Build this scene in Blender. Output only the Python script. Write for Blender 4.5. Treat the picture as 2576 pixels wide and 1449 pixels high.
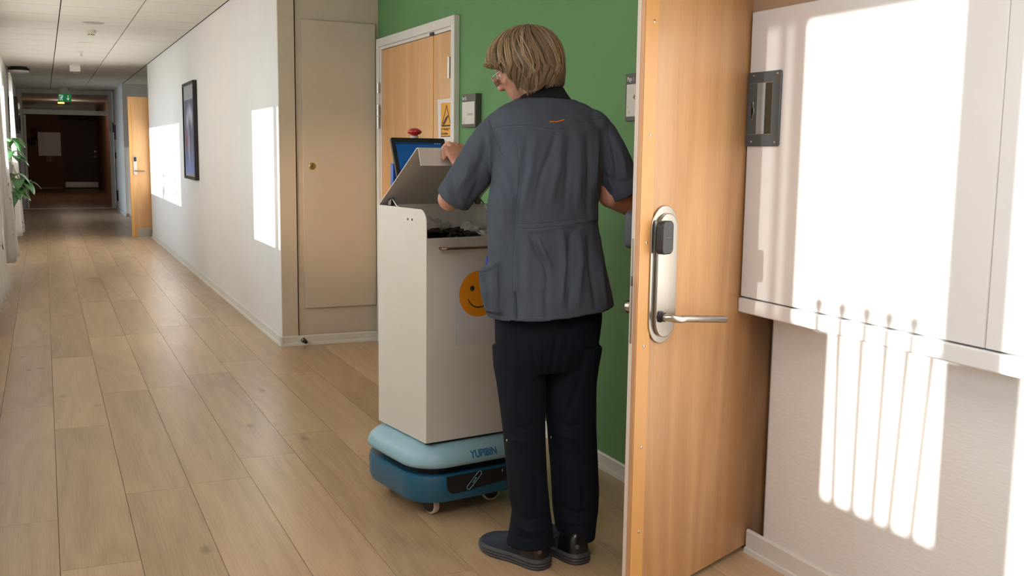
import bpy, bmesh, math, random
from mathutils import Vector, Matrix, Euler, noise
from mathutils.bvhtree import BVHTree
R = math.radians
random.seed(7)
scn = bpy.context.scene
for o in list(bpy.data.objects): bpy.data.objects.remove(o)

# ------------------------------------------------------------------ camera
W, H, FPX, EYE = 2576.0, 1449.0, 2578.88, 1.35
yaw, pit, rol = R(24.47517), R(7.546927), R(-0.742769)
fwd = Vector((math.sin(yaw)*math.cos(pit), math.cos(yaw)*math.cos(pit), -math.sin(pit)))
rgt0 = Vector((math.cos(yaw), -math.sin(yaw), 0)); dwn0 = fwd.cross(rgt0)
rgt = math.cos(rol)*rgt0 + math.sin(rol)*dwn0
dwn = -math.sin(rol)*rgt0 + math.cos(rol)*dwn0
CAM = Vector((0, 0, EYE))
cd = bpy.data.cameras.new('camera'); cam = bpy.data.objects.new('camera', cd); scn.collection.objects.link(cam)
cam.matrix_world = Matrix(((rgt.x, -dwn.x, -fwd.x, CAM.x), (rgt.y, -dwn.y, -fwd.y, CAM.y), (rgt.z, -dwn.z, -fwd.z, CAM.z), (0, 0, 0, 1)))
cd.sensor_width = 36; cd.lens = FPX/W*36; cd.clip_start = .05; cd.clip_end = 200
scn.camera = cam

# ------------------------------------------------------------------ light
world = bpy.data.worlds.new('sky'); scn.world = world; world.use_nodes = True
bg = world.node_tree.nodes['Background']; bg.inputs[0].default_value = (.66, .80, 1, 1); bg.inputs[1].default_value = 7.0
SUN_DIR = Vector((1, .30, -.25)).normalized()
sl = bpy.data.lights.new('sun', 'SUN'); sl.energy = 15; sl.angle = R(.78); sl.color = (1, .97, .945)
so = bpy.data.objects.new('sun', sl); scn.collection.objects.link(so)
so.rotation_euler = SUN_DIR.to_track_quat('-Z', 'Y').to_euler(); so.location = (-6, 4, 4)
def area(name, loc, rot, sx, sy, e, col):
    l = bpy.data.lights.new(name, 'AREA'); l.shape = 'RECTANGLE'; l.size = sx; l.size_y = sy; l.energy = e; l.color = col
    o = bpy.data.objects.new(name, l); scn.collection.objects.link(o); o.location = loc; o.rotation_euler = rot; return o
FILL_LIGHTS = [
    ('near_fill', (.6, .8, 2.5), (0, 0, 0), 1.4, 1.4, 36, (1, .95, .90)),  # fill added overhead behind the camera, no real fixture
]
for a in FILL_LIGHTS: area(*a)
def lamp(name, kind, loc, e, col, size, tgt=None, ang=40, blend=1):
    l = bpy.data.lights.new(name, kind); l.energy = e; l.color = col; l.shadow_soft_size = size
    o = bpy.data.objects.new(name, l); scn.collection.objects.link(o); o.location = loc
    if tgt: l.spot_size = R(ang); l.spot_blend = blend; o.rotation_euler = (Vector(tgt)-Vector(loc)).to_track_quat('-Z', 'Y').to_euler()
lamp('sun_glow_spot', 'SPOT', (-.3, 5.3, 1.3), 85, (1, .66, .36), .12, (1.86, 7.0, 1.0), 27)  # added spot standing in for sunlight reflected onto the hatch
lamp('hallway_fill', 'POINT', (.6, 30, 2.3), 7, (1, .74, .58), .15)  # added fill so the dark hallway reads, no fixture there
scn.view_settings.view_transform = 'Standard'; scn.view_settings.look = 'None'
scn.view_settings.gamma = 1; scn.view_settings.use_curve_mapping = False; scn.view_settings.exposure = 0.19

# ------------------------------------------------------------------ helpers
def ray(u, v): return ((u-1288)/FPX*rgt + (v-724.5)/FPX*dwn + fwd)
def onp(u, v, n, p0):
    r = ray(u, v); return CAM + r*(n.dot(p0-CAM)/n.dot(r))
X_, Y_, Z_ = Vector((1, 0, 0)), Vector((0, 1, 0)), Vector((0, 0, 1))
def onX(u, v, x): return onp(u, v, X_, X_*x)
def onY(u, v, y): return onp(u, v, Y_, Y_*y)
def onZ(u, v, z=0): return onp(u, v, Z_, Z_*z)
col = scn.collection
MATS = {}
def nd(nt, t, **k):
    n = nt.nodes.new(t)
    for a, b in k.items(): setattr(n, a, b)
    return n
def mat(name, c, rough=.5, metal=0, var=0, vs=8, vstretch=(1, 1, 1), bump=0, bs=60, bstretch=(1, 1, 1), emis=None, es=1, coat=0, spec=.5, rand=0, c2=None, sheen=0):
    m = bpy.data.materials.new(name); m.use_nodes = True; nt = m.node_tree; p = nt.nodes['Principled BSDF']; MATS[name] = m
    p.inputs['Base Color'].default_value = (*c, 1); p.inputs['Roughness'].default_value = rough; p.inputs['Metallic'].default_value = metal
    p.inputs['Coat Weight'].default_value = coat; p.inputs['Specular IOR Level'].default_value = spec; p.inputs['Sheen Weight'].default_value = sheen
    tc = nd(nt, 'ShaderNodeTexCoord')
    if var or c2:
        mp = nd(nt, 'ShaderNodeMapping'); mp.inputs['Scale'].default_value = vstretch; nt.links.new(tc.outputs['Object'], mp.inputs[0])
        no = nd(nt, 'ShaderNodeTexNoise'); no.inputs['Scale'].default_value = vs; no.inputs['Detail'].default_value = 6; nt.links.new(mp.outputs[0], no.inputs[0])
        cr = nd(nt, 'ShaderNodeValToRGB'); e = cr.color_ramp.elements
        e[0].position = .3; e[1].position = .7
        d = c2 if c2 else tuple(x*(1-var) for x in c)
        e[0].color = (*d, 1); e[1].color = (*(c if c2 else tuple(min(1, x*(1+var)) for x in c)), 1)
        nt.links.new(no.outputs[0], cr.inputs[0]); nt.links.new(cr.outputs[0], p.inputs['Base Color'])
    if bump:
        mp = nd(nt, 'ShaderNodeMapping'); mp.inputs['Scale'].default_value = bstretch; nt.links.new(tc.outputs['Object'], mp.inputs[0])
        no = nd(nt, 'ShaderNodeTexNoise'); no.inputs['Scale'].default_value = bs; no.inputs['Detail'].default_value = 3; nt.links.new(mp.outputs[0], no.inputs[0])
        b = nd(nt, 'ShaderNodeBump'); b.inputs['Strength'].default_value = bump; b.inputs['Distance'].default_value = .002
        nt.links.new(no.outputs[0], b.inputs['Height']); nt.links.new(b.outputs[0], p.inputs['Normal'])
    if emis: p.inputs['Emission Color'].default_value = (*emis, 1); p.inputs['Emission Strength'].default_value = es
    return m
def s2l(h):
    h = h.lstrip('#'); r = [int(h[i:i+2], 16)/255 for i in (0, 2, 4)]
    return tuple(x/12.92 if x <= .04045 else ((x+.055)/1.055)**2.4 for x in r)
def wood_mat(name, ca, cb, axis='Z', rough=.4, ring=9, rand=.12, fine=.5, coat=0, knots=False, fig=.6):
    """board cut lengthwise along axis: broad cathedral figure from a distorted field, fine pores along the grain"""
    m = bpy.data.materials.new(name); m.use_nodes = True; nt = m.node_tree; L = nt.links.new; p = nt.nodes['Principled BSDF']; MATS[name] = m
    tc = nd(nt, 'ShaderNodeTexCoord'); oi = nd(nt, 'ShaderNodeObjectInfo')
    vm = nd(nt, 'ShaderNodeVectorMath', operation='MULTIPLY_ADD'); vm.inputs[1].default_value = (1, 1, 1)
    sc = nd(nt, 'ShaderNodeVectorMath', operation='SCALE'); sc.inputs[0].default_value = (13, 29, 17); L(oi.outputs['Random'], sc.inputs['Scale'])
    L(tc.outputs['Object'], vm.inputs[0]); L(sc.outputs[0], vm.inputs[2])
    st = {'Z': (1, 1, .12), 'Y': (1, .12, 1)}[axis]; sf = {'Z': (1, 1, .02), 'Y': (1, .02, 1)}[axis]
    mp = nd(nt, 'ShaderNodeMapping'); mp.inputs['Scale'].default_value = st; L(vm.outputs[0], mp.inputs[0])
    n1 = nd(nt, 'ShaderNodeTexNoise'); n1.inputs['Scale'].default_value = 3.2; n1.inputs['Detail'].default_value = 2; n1.inputs['Roughness'].default_value = .4; L(mp.outputs[0], n1.inputs[0])
    mu = nd(nt, 'ShaderNodeMath', operation='MULTIPLY'); mu.inputs[1].default_value = ring; L(n1.outputs[0], mu.inputs[0])
    fr = nd(nt, 'ShaderNodeMath', operation='PINGPONG'); fr.inputs[1].default_value = .5; L(mu.outputs[0], fr.inputs[0])
    mp2 = nd(nt, 'ShaderNodeMapping'); mp2.inputs['Scale'].default_value = sf; L(vm.outputs[0], mp2.inputs[0])
    n2 = nd(nt, 'ShaderNodeTexNoise'); n2.inputs['Scale'].default_value = 220; n2.inputs['Detail'].default_value = 4; L(mp2.outputs[0], n2.inputs[0])
    n3 = nd(nt, 'ShaderNodeTexNoise'); n3.inputs['Scale'].default_value = 1.7; n3.inputs['Detail'].default_value = 3; L(mp.outputs[0], n3.inputs[0])
    a1 = nd(nt, 'ShaderNodeMath', operation='MULTIPLY'); a1.inputs[1].default_value = fig; L(fr.outputs[0], a1.inputs[0])
    a2 = nd(nt, 'ShaderNodeMath', operation='MULTIPLY_ADD'); a2.inputs[1].default_value = fine; L(n2.outputs[0], a2.inputs[0]); L(a1.outputs[0], a2.inputs[2])
    a3 = nd(nt, 'ShaderNodeMath', operation='MULTIPLY_ADD'); a3.inputs[1].default_value = .9; L(n3.outputs[0], a3.inputs[0]); L(a2.outputs[0], a3.inputs[2])
    a4 = nd(nt, 'ShaderNodeMath', operation='MULTIPLY_ADD'); a4.inputs[1].default_value = rand; L(oi.outputs['Random'], a4.inputs[0]); L(a3.outputs[0], a4.inputs[2])
    mr = nd(nt, 'ShaderNodeMapRange'); mr.inputs[1].default_value = .48; mr.inputs[2].default_value = 1.2; L(a4.outputs[0], mr.inputs[0])
    mx = nd(nt, 'ShaderNodeMix', data_type='RGBA'); mx.inputs[6].default_value = (*cb, 1); mx.inputs[7].default_value = (*ca, 1); L(mr.outputs[0], mx.inputs[0])
    outc = mx.outputs[2]
    if knots:
        mk = nd(nt, 'ShaderNodeMapping'); mk.inputs['Scale'].default_value = (2.4, 1.1, 1); L(vm.outputs[0], mk.inputs[0])
        vo = nd(nt, 'ShaderNodeTexVoronoi', feature='F1'); vo.inputs['Scale'].default_value = 1.7; L(mk.outputs[0], vo.inputs[0])
        mk2 = nd(nt, 'ShaderNodeMapRange'); mk2.inputs[1].default_value = .02; mk2.inputs[2].default_value = .1; mk2.inputs[3].default_value = .55; mk2.inputs[4].default_value = 0; L(vo.outputs['Distance'], mk2.inputs[0])
        m2 = nd(nt, 'ShaderNodeMix', data_type='RGBA'); m2.inputs[7].default_value = (*[x*.35 for x in cb], 1); L(mk2.outputs[0], m2.inputs[0]); L(outc, m2.inputs[6]); outc = m2.outputs[2]
    L(outc, p.inputs['Base Color'])
    p.inputs['Roughness'].default_value = rough; p.inputs['Coat Weight'].default_value = coat; p.inputs['Coat Roughness'].default_value = .25
    b = nd(nt, 'ShaderNodeBump'); b.inputs['Strength'].default_value = .25; b.inputs['Distance'].default_value = .001; L(n2.outputs[0], b.inputs['Height']); L(b.outputs[0], p.inputs['Normal'])
    return m

class MB:
    def __init__(s): s.v = []; s.f = []
    def add(s, vs, fs):
        k = len(s.v); s.v += [Vector(x) for x in vs]; s.f += [tuple(i+k for i in f) for f in fs]; return s
    def box(s, a, b, M=None):
        x0, y0, z0 = a; x1, y1, z1 = b
        vs = [Vector(p) for p in ((x0,y0,z0),(x1,y0,z0),(x1,y1,z0),(x0,y1,z0),(x0,y0,z1),(x1,y0,z1),(x1,y1,z1),(x0,y1,z1))]
        if M: vs = [M @ p for p in vs]
        return s.add(vs, [(0,3,2,1),(4,5,6,7),(0,1,5,4),(1,2,6,5),(2,3,7,6),(3,0,4,7)])
    def tube(s, pts, r, n=12, cap=True, closed=False):
        pts = [Vector(p) for p in pts]; rs = r if isinstance(r, (list, tuple)) else [r]*len(pts)
        rings = []; up = None
        for i, p in enumerate(pts):
            a = pts[i-1] if (i or closed) else p; b = pts[(i+1) % len(pts)] if (i < len(pts)-1 or closed) else p
            t = (b-a).normalized()
            if up is None: up = t.orthogonal().normalized()
            up = (up - t*up.dot(t)); up = up.normalized() if up.length > 1e-6 else t.orthogonal().normalized()
            w = t.cross(up); rings.append([p + (up*math.cos(2*math.pi*j/n) + w*math.sin(2*math.pi*j/n))*rs[i] for j in range(n)])
        vs = [q for rg in rings for q in rg]; fs = []
        m = len(pts)
        for i in range(m if closed else m-1):
            for j in range(n):
                i2 = (i+1) % m
                fs.append((i*n+j, i*n+(j+1) % n, i2*n+(j+1) % n, i2*n+j))
        if cap and not closed: fs.append(tuple(range(n))[::-1]); fs.append(tuple((m-1)*n+j for j in range(n)))
        return s.add(vs, fs)
    def cyl(s, a, b, r, n=20, r2=None): return s.tube([a, b], [r, r if r2 is None else r2], n)
    def loft(s, rings, cap=True):
        n = len(rings[0]); vs = [q for rg in rings for q in rg]; fs = []
        for i in range(len(rings)-1):
            for j in range(n): fs.append((i*n+j, i*n+(j+1) % n, (i+1)*n+(j+1) % n, (i+1)*n+j))
        if cap: fs.append(tuple(range(n))[::-1]); fs.append(tuple((len(rings)-1)*n+j for j in range(n)))
        return s.add(vs, fs)
    def lathe(s, prof, c=(0, 0, 0), ax=Z_, n=24, sx=1):
        ax = Vector(ax).normalized(); u = ax.orthogonal().normalized(); w = ax.cross(u); c = Vector(c)
        return s.loft([[c + ax*h + (u*math.cos(2*math.pi*j/n)*sx + w*math.sin(2*math.pi*j/n))*max(r, 1e-5) for j in range(n)] for r, h in prof])
    def prism(s, out, d, M=None):
        """outline in local xy, extruded z 0..d, then M"""
        vs = [Vector((x, y, 0)) for x, y in out] + [Vector((x, y, d)) for x, y in out]; n = len(out)
        if M: vs = [M @ p for p in vs]
        return s.add(vs, [tuple(range(n))[::-1], tuple(range(n, 2*n))] + [(i, (i+1) % n, n+(i+1) % n, n+i) for i in range(n)])
    def ell(s, c, r, M=None, n=16, m=10):
        c = Vector(c); rings = []
        for i in range(m+1):
            a = math.pi*i/m; q = []
            for j in range(n):
                b = 2*math.pi*j/n; p = Vector((r[0]*math.sin(a)*math.cos(b), r[1]*math.sin(a)*math.sin(b), -r[2]*math.cos(a)))
                if i in (0, m): p.x = 1e-4*math.cos(b); p.y = 1e-4*math.sin(b)
                q.append(c + (M @ p if M else p))
            rings.append(q)
        return s.loft(rings)
    def mesh(s, name):
        me = bpy.data.meshes.new(name); me.from_pydata([tuple(p) for p in s.v], [], s.f)
        bm = bmesh.new(); bm.from_mesh(me); bmesh.ops.delete(bm, geom=[v for v in bm.verts if not v.link_faces], context='VERTS'); bmesh.ops.recalc_face_normals(bm, faces=bm.faces); bm.to_mesh(me); bm.free(); return me
    def obj(s, name, m, parent=None, smooth=None, bev=0, seg=2):
        return mkobj(name, s.mesh(name), m, parent, smooth, bev, seg)
def mkobj(name, me, m, parent=None, smooth=None, bev=0, seg=2, origin=True):
    o = bpy.data.objects.new(name, me); col.objects.link(o)
    if m: me.materials.append(m)
    if smooth: me.shade_smooth(); me.set_sharp_from_angle(angle=R(smooth))
    if bev:
        b = o.modifiers.new('bevel', 'BEVEL'); b.width = bev; b.segments = seg; b.limit_method = 'ANGLE'; b.angle_limit = R(40)
        if not smooth: me.shade_smooth(); me.set_sharp_from_angle(angle=R(60))
    if parent:
        o.parent = parent; o.matrix_parent_inverse = parent.matrix_world.inverted() if False else Matrix.Translation(-parent_loc(parent))
    return o
def parent_loc(p):
    # things here are un-rotated Empties/meshes; only translations accumulate
    l = Vector(p.location)
    while p.parent: p = p.parent; l += Vector(p.location) if False else Vector((0, 0, 0))
    return l
def thing(name, label, cat, loc, group=None, kind=None):
    o = bpy.data.objects.new(name, None); col.objects.link(o); o.location = loc; o.empty_display_size = .1
    o['label'] = label
    if kind: o['kind'] = kind
    else: o['category'] = cat
    if group: o['group'] = group
    return o
def tag(o, label=None, cat=None, group=None, kind=None):
    if label: o['label'] = label
    if cat: o['category'] = cat
    if group: o['group'] = group
    if kind: o['kind'] = kind
    return o
def bx(name, a, b, m, parent=None, bev=0): return MB().box(a, b).obj(name, m, parent, bev=bev)
def rrect(x0, y0, x1, y1, r, n=6):
    out = []
    for cx, cy, a0 in ((x1-r, y1-r, 0), (x0+r, y1-r, 90), (x0+r, y0+r, 180), (x1-r, y0+r, 270)):
        for i in range(n+1): a = R(a0+90*i/n); out.append((cx+r*math.cos(a), cy+r*math.sin(a)))
    return out
def frame(o, x, y, z=None):
    x = Vector(x).normalized(); y = Vector(y).normalized(); z = x.cross(y) if z is None else Vector(z)
    return Matrix(((x.x, y.x, z.x, o[0]), (x.y, y.y, z.y, o[1]), (x.z, y.z, z.z, o[2]), (0, 0, 0, 1)))
def text(name, s, size, M, m, parent=None, ext=.0006, sx=1, align='LEFT', bold=0):
    c = bpy.data.curves.new(name, 'FONT'); c.body = s; c.size = size; c.extrude = ext; c.align_x = align; c.resolution_u = 3; c.offset = bold
    t = bpy.data.objects.new(name, c); col.objects.link(t); bpy.context.view_layer.update()
    me = bpy.data.meshes.new_from_object(t.evaluated_get(bpy.context.evaluated_depsgraph_get())); bpy.data.objects.remove(t)
    me.transform(M @ Matrix.Diagonal((sx, 1, 1, 1))); me.materials.clear()
    return mkobj(name, me, m, parent)

# ------------------------------------------------------------------ materials
white_wall = mat('painted weave wallpaper', s2l('#dcd8d4'), .75, bump=.5, bs=90, bstretch=(1, .25, 1.6), var=.02, vs=2)
beige_wall = mat('warm painted wall', s2l('#cabdab'), .6, bump=.3, bs=120, var=.02, vs=2)
green_wall = mat('green woven wallpaper', s2l('#5e8b57'), .7, bump=.5, bs=90, bstretch=(1, .15, 2.5), var=.03, vs=3)
shade_brown = mat('shaded wall brown', s2l('#a88e76'), .6, var=.03, vs=3)  # shade of the wall above the cabinet, put into the colour
ceil_mat = mat('ceiling tile', s2l('#d9d3c8'), .8, bump=.2, bs=200, var=.015, vs=5)
ceil_gap = mat('dark joint', s2l('#4a443e'), .8, var=.1)
trimw = mat('white trim paint', s2l('#d8d3cc'), .4, bump=.1, bs=30, var=.02)
metalw = mat('white powder coat', s2l('#d3ccc4'), .42, var=.015, vs=4, bump=.15, bs=300)
metalin = mat('grey inside coat', s2l('#c2beba'), .5, var=.03, vs=4)
steel = mat('brushed steel', s2l('#b9b3aa'), .28, 1, var=.06, vs=30, vstretch=(1, 1, .05))
darksteel = mat('dark steel', s2l('#77716b'), .35, 1, var=.08, vs=20)
brass = mat('brass', s2l('#b59a5c'), .3, 1, var=.05)
blackp = mat('black plastic', s2l('#1d1e20'), .45, var=.1, vs=40)
greyp = mat('grey moulded plastic', s2l('#4f5658'), .38, var=.03, vs=10)
clearp = mat('pale plastic window', s2l('#8f9494'), .15, var=.12, vs=9, vstretch=(1, 4, .3), coat=.6)
olivep = mat('dark window recess', s2l('#34352e'), .3, var=.05)
chrome = mat('chrome', s2l('#cfcfcf'), .15, 1, var=.05)
maple = wood_mat('maple veneer', s2l('#d2a372'), s2l('#ac7c4f'), 'Z', .38, 7, .04, .45, coat=.2)
maple2 = wood_mat('pale maple veneer', s2l('#e2b37c'), s2l('#c08a55'), 'Z', .4, 5, .04, .5, coat=.1)
lipping = wood_mat('maple lipping', s2l('#e6b26c'), s2l('#d09858'), 'Z', .4, 3, .03, .3)
edgew = mat('pale edge strip', s2l('#cdbcae'), .45, var=.04, vs=3)
oak = wood_mat('oak plank', s2l('#c6a886'), s2l('#93785c'), 'Y', .36, 10, .12, .6, coat=.12, knots=True, fig=.34)
oak_gap = mat('plank joint', s2l('#6a5546'), .7, var=.1)
hallwall = mat('dim hallway paint', s2l('#b3927a'), .7, var=.03)
curt = bpy.data.materials.new('sheer curtain'); curt.use_nodes = True
def setup_curtain():
    nt = curt.node_tree; p = nt.nodes['Principled BSDF']; p.inputs['Base Color'].default_value = (*s2l('#efece6'), 1); p.inputs['Roughness'].default_value = .8
    t = nd(nt, 'ShaderNodeBsdfTranslucent'); t.inputs[0].default_value = (*s2l('#f1eeea'), 1); mx = nd(nt, 'ShaderNodeMixShader'); mx.inputs[0].default_value = .72
    no = nd(nt, 'ShaderNodeTexNoise'); no.inputs['Scale'].default_value = 300; b = nd(nt, 'ShaderNodeBump'); b.inputs['Strength'].default_value = .2; b.inputs['Distance'].default_value = .001
    nt.links.new(no.outputs[0], b.inputs['Height']); nt.links.new(b.outputs[0], p.inputs['Normal'])
    nt.links.new(p.outputs[0], mx.inputs[1]); nt.links.new(t.outputs[0], mx.inputs[2]); nt.links.new(mx.outputs[0], nt.nodes['Material Output'].inputs[0])
setup_curtain()
glass = bpy.data.materials.new('window glass'); glass.use_nodes = True
def setup_glass():
    nt = glass.node_tree; nt.nodes.remove(nt.nodes['Principled BSDF'])
    t = nd(nt, 'ShaderNodeBsdfTransparent'); t.inputs[0].default_value = (.94, .96, .95, 1); g = nd(nt, 'ShaderNodeBsdfGlossy'); g.inputs['Roughness'].default_value = .02
    f = nd(nt, 'ShaderNodeFresnel'); f.inputs[0].default_value = 1.45; mx = nd(nt, 'ShaderNodeMixShader')
    nt.links.new(f.outputs[0], mx.inputs[0]); nt.links.new(t.outputs[0], mx.inputs[1]); nt.links.new(g.outputs[0], mx.inputs[2]); nt.links.new(mx.outputs[0], nt.nodes['Material Output'].inputs[0])
setup_glass()

# ------------------------------------------------------------------ setting
XL, XC, XG, CH = -.47, 1.45, 2.15, 2.56      # left wall, corridor wall, green wall, ceiling height
YB = -1.6                                     # back of the room
# floor: sub-base with planks laid along the corridor
fl = bx('floor', (XL-.3, YB, -.1), (4.2, 37.0, -.006), oak_gap); tag(fl, 'oak-look plank floor running the length of the corridor', kind='structure')
pl_cache = {}
PWID, X0 = .245, -.008
starts = {0: 4.948-1.5, 1: 4.153, 2: 4.458-.27, 3: 4.76-.3, 4: 4.77, 5: 4.3, 6: 3.7, 7: 5.1, -1: 3.95, -2: 4.4, 8: 4.6}
def plank(x0, x1, y0, y1, parent=None):
    w = round(x1-x0, 3); l = round(y1-y0, 2)
    me = pl_cache.get((w, l))
    if me is None:
        g = .0009
        me = MB().box((g, g, -.006), (w-g, l-g, 0)).mesh('plank'); me.materials.append(oak); pl_cache[(w, l)] = me
    o = bpy.data.objects.new('plank', me); col.objects.link(o); o.location = (x0, y0, 0); o.parent = fl; return o
for k in range(-2, 9):
    xa, xb = X0+PWID*k, X0+PWID*(k+1)
    xa = max(xa, XL); xb = min(xb, XG)
    PL = 1.82; y = starts.get(k, 4.0)
    while y > 1.6: y -= PL
    while y < 24.4:
        y0, y1 = max(y, 1.6), min(y+PL, 24.4)
        if xa >= XC-.1 and y0 > 7.02: break
        if xa >= XC-.1: y1 = min(y1, 7.02)
        if y1-y0 > .05: plank(xa, xb, y0, y1)
        y += PL
# beyond the partition and in the alcove the same boards, too small to tell apart
ff = MB()
for k in range(-2, 7):
    for j in range(7): ff.box((X0+PWID*k+.002, 24.4+1.82*j+.002, -.006), (X0+PWID*(k+1)-.002, 24.4+1.82*(j+1)-.002, 0))
for k in range(6, 9):
    for j in range(3): ff.box((X0+PWID*k+.002, 16.3+1.7*j+.002, -.006), (X0+PWID*(k+1)-.002, 16.3+1.7*(j+1)-.002, -.0005))
tag(ff.obj('far_planks', oak, fl), kind='stuff')
bx('near_boards', (XL, YB, -.006), (XG, 1.6, 0), oak, fl)

# ceiling with tiles
ce = bx('ceiling', (XL-.3, YB, CH+.02), (4.2, 37, CH+.1), ceil_gap); tag(ce, 'white tiled corridor ceiling', kind='structure')
cols_ = [(XL+.0, .187), (.193, .827), (.833, XC-.012)]
tcache = {}
def tile(x0, x1, y0, y1):
    key = (round(x1-x0, 3), round(y1-y0, 3)); me = tcache.get(key)
    if me is None:
        me = MB().box((.002, .0045, 0), (key[0]-.002, key[1]-.0045, .02)).mesh('ceiling_tile'); me.materials.append(ceil_mat); tcache[key] = me
    o = bpy.data.objects.new('ceiling_tile', me); col.objects.link(o); o.location = (x0, y0, CH); o.parent = ce
for x0, x1 in cols_:
    y = 10.62-.667*5
    while y < 24.4:
        y1 = min(y+.667, 24.45)
        tile(x0, x1, y, y1); y += .667
cb = MB()
cb.box((XL, YB, CH), (XC, 10.62-.667*5-.003, CH+.02)).box((XC, YB, CH), (4.2, 16.3, CH+.02)).box((XC+.006, 16.3, CH), (4.2, 24.45, CH+.02)).box((XL, 24.55, CH), (4.2, 37, CH+.02))
cb.obj('ceiling_panel', ceil_mat, ce)
ceiling_edge = bx('ceiling_edge_strip', (XC-.012, 7.3, CH+.001), (XC, 24.4, CH+.012), ceil_gap, ce)  # dark strip in the joint colour along the ceiling edge

# right side walls
w = MB().box((XC, 7.02, 0), (XC+.12, 16.3, CH)); wr = w.obj('wall_corridor', white_wall); tag(wr, 'long white corridor wall with the framed picture', kind='structure')
wf = MB().box((1.56, 7.02, 0), (XG+.1, 7.14, CH)).box((XC+.001, 7.0, 0), (1.56, 7.12, CH)).obj('wall_return', beige_wall); tag(wf, 'beige end wall with the flush hatch', kind='structure')
DY0, DY1 = 2.655, 3.345                        # doorway of the open door
gw = MB().box((XG, DY1, 0), (XG+.12, 7.02, CH)).box((XG, DY0, 2.14), (XG+.12, DY1, CH)).obj('wall_green', green_wall); tag(gw, 'green papered wall behind the person', kind='structure')
ww = MB().box((XG, YB, 0), (XG+.12, DY0, CH)).obj('wall_right', white_wall); tag(ww, 'white papered wall at the right behind the cabinet', kind='structure')
# room behind the doorway
rb = MB().box((XG+.12, 1.9, 0), (4.1, 2.0, CH)).box((XG+.12, 4.6, 0), (4.1, 4.7, CH)).box((4.1, 1.9, 0), (4.2, 4.7, CH)).obj('wall_back_room', white_wall); tag(rb, 'white walls of the small room behind the open door', kind='structure')
wb = MB().box((XL-.3, YB-.1, 0), (4.2, YB, CH)).obj('wall_back', white_wall); tag(wb, 'white wall behind the viewer', kind='structure')
# far right: alcove, stub wall
wa = MB().box((XC+.12, 16.18, 0), (3.2, 16.3, CH)).box((3.1, 16.3, 0), (3.2, 21.4, CH)).box((1.43, 21.4, 0), (3.2, 21.52, CH)).box((1.43, 21.52, 0), (1.55, 24.45, CH)).obj('wall_alcove', white_wall); tag(wa, 'white walls of the dim alcove beyond the corridor wall', kind='structure')
# dark hallway beyond the partition
wh = MB().box((XL-.1, 24.5, 0), (XL, 36, CH)).box((1.62, 24.55, 0), (1.74, 36, CH)).box((XL, 36, 0), (1.74, 36.1, CH)).obj('wall_far', hallwall); tag(wh, 'brownish walls of the dark hallway beyond the partition', kind='structure')

def skirt(name, a, b, nrm, lab, h=.068):
    """two-step skirting from a to b on the floor, nrm points into the room"""
    a = Vector((*a, 0)); b = Vector((*b, 0)); n = Vector((*nrm, 0)); L = (b-a).length; t = (b-a).normalized()
    prof = [(0, 0), (.02, 0), (.018, .016), (.011, .019), (.011, h-.006), (.007, h), (0, h)]
    m = MB(); k = len(prof)
    vs = [p + n*x + Z_*z for p in (a, b) for x, z in prof]
    m.add(vs, [tuple(range(k)), tuple(range(k, 2*k))] + [(i, (i+1) % k, k+(i+1) % k, k+i) for i in range(k)])
    o = m.obj(name, trimw); tag(o, lab, kind='structure'); return o
skirt('baseboard_corridor', (XC, 6.98), (XC, 16.3), (-1, 0), 'white skirting along the corridor wall')
skirt('baseboard_return', (XC-.02, 7.0), (XG, 7.0), (0, -1), 'skirting of the beige end wall')
skirt('baseboard_green', (XG, DY1+.06), (XG, 5.46), (-1, 0), 'white skirting along the green wall')
skirt('baseboard_right', (XG, YB), (XG, 2.735), (-1, 0), 'white skirting at the foot of the right wall', .08)
skirt('baseboard_alcove', (1.43, 21.38), (1.43, 24.4), (-1, 0), 'skirting beside the far partition')
skirt('baseboard_far', (XL, 36), (.5, 36), (0, -1), 'skirting of the far hallway wall')

# ---- left window wall
XKF, TS = 2.04, .30                            # cabinet front plane, sideways drift of the sun per metre
def sun_y(u, v, x, xw=.63): return onX(u, v, x).y-TS*(x+xw)
w1 = [sun_y(u, 420, XKF) for u in (2560, 2403, 2012, 1986, 1962, 1952, 1912)]
w1head = onX(2300, 6, XKF).z+.25*(XKF+.67); w1sill = onX(2210, 1325, XG).z+.25*(XG+.44)
WIN = [  # y0, y1, sill, head, mullions (y0,y1)
    (.5, sun_y(1912, 420, XKF, .47), w1sill, w1head, [(w1[0], w1[1]), (w1[2], w1[3]), (w1[4], w1[5])]),
    (2.95, 6.0, .9, 2.30, [(3.9, 3.98), (4.95, 5.03)]),  # unseen window added for soft light through closed curtains
    (6.384, 7.404, 1.145, 2.165, [(6.455, 6.56)]),
    (7.75, 10.9, .9, 2.25, [(8.88, 9.15), (9.95, 10.01)]),  # added window, fully curtained, to brighten corridor and ceiling
    (11.4, 16.4, 1.145, 2.165, [(12.46, 12.51), (13.49, 13.54), (14.58, 14.63)]),
    (20.2, 22.6, .5, 1.9, [(21.4, 21.44)]),
]
wl = MB(); y = YB
for y0, y1, s, h, mu in WIN:
    wl.box((XL-.2, y, 0), (XL, y0, CH)); wl.box((XL-.2, y0, 0), (XL, y1, s)); wl.box((XL-.2, y0, h), (XL, y1, CH)); y = y1
wl.box((XL-.2, y, 0), (XL, 24.5, CH))
tag(wl.obj('wall_left', white_wall), 'white window wall along the left of the corridor', kind='structure')
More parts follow.
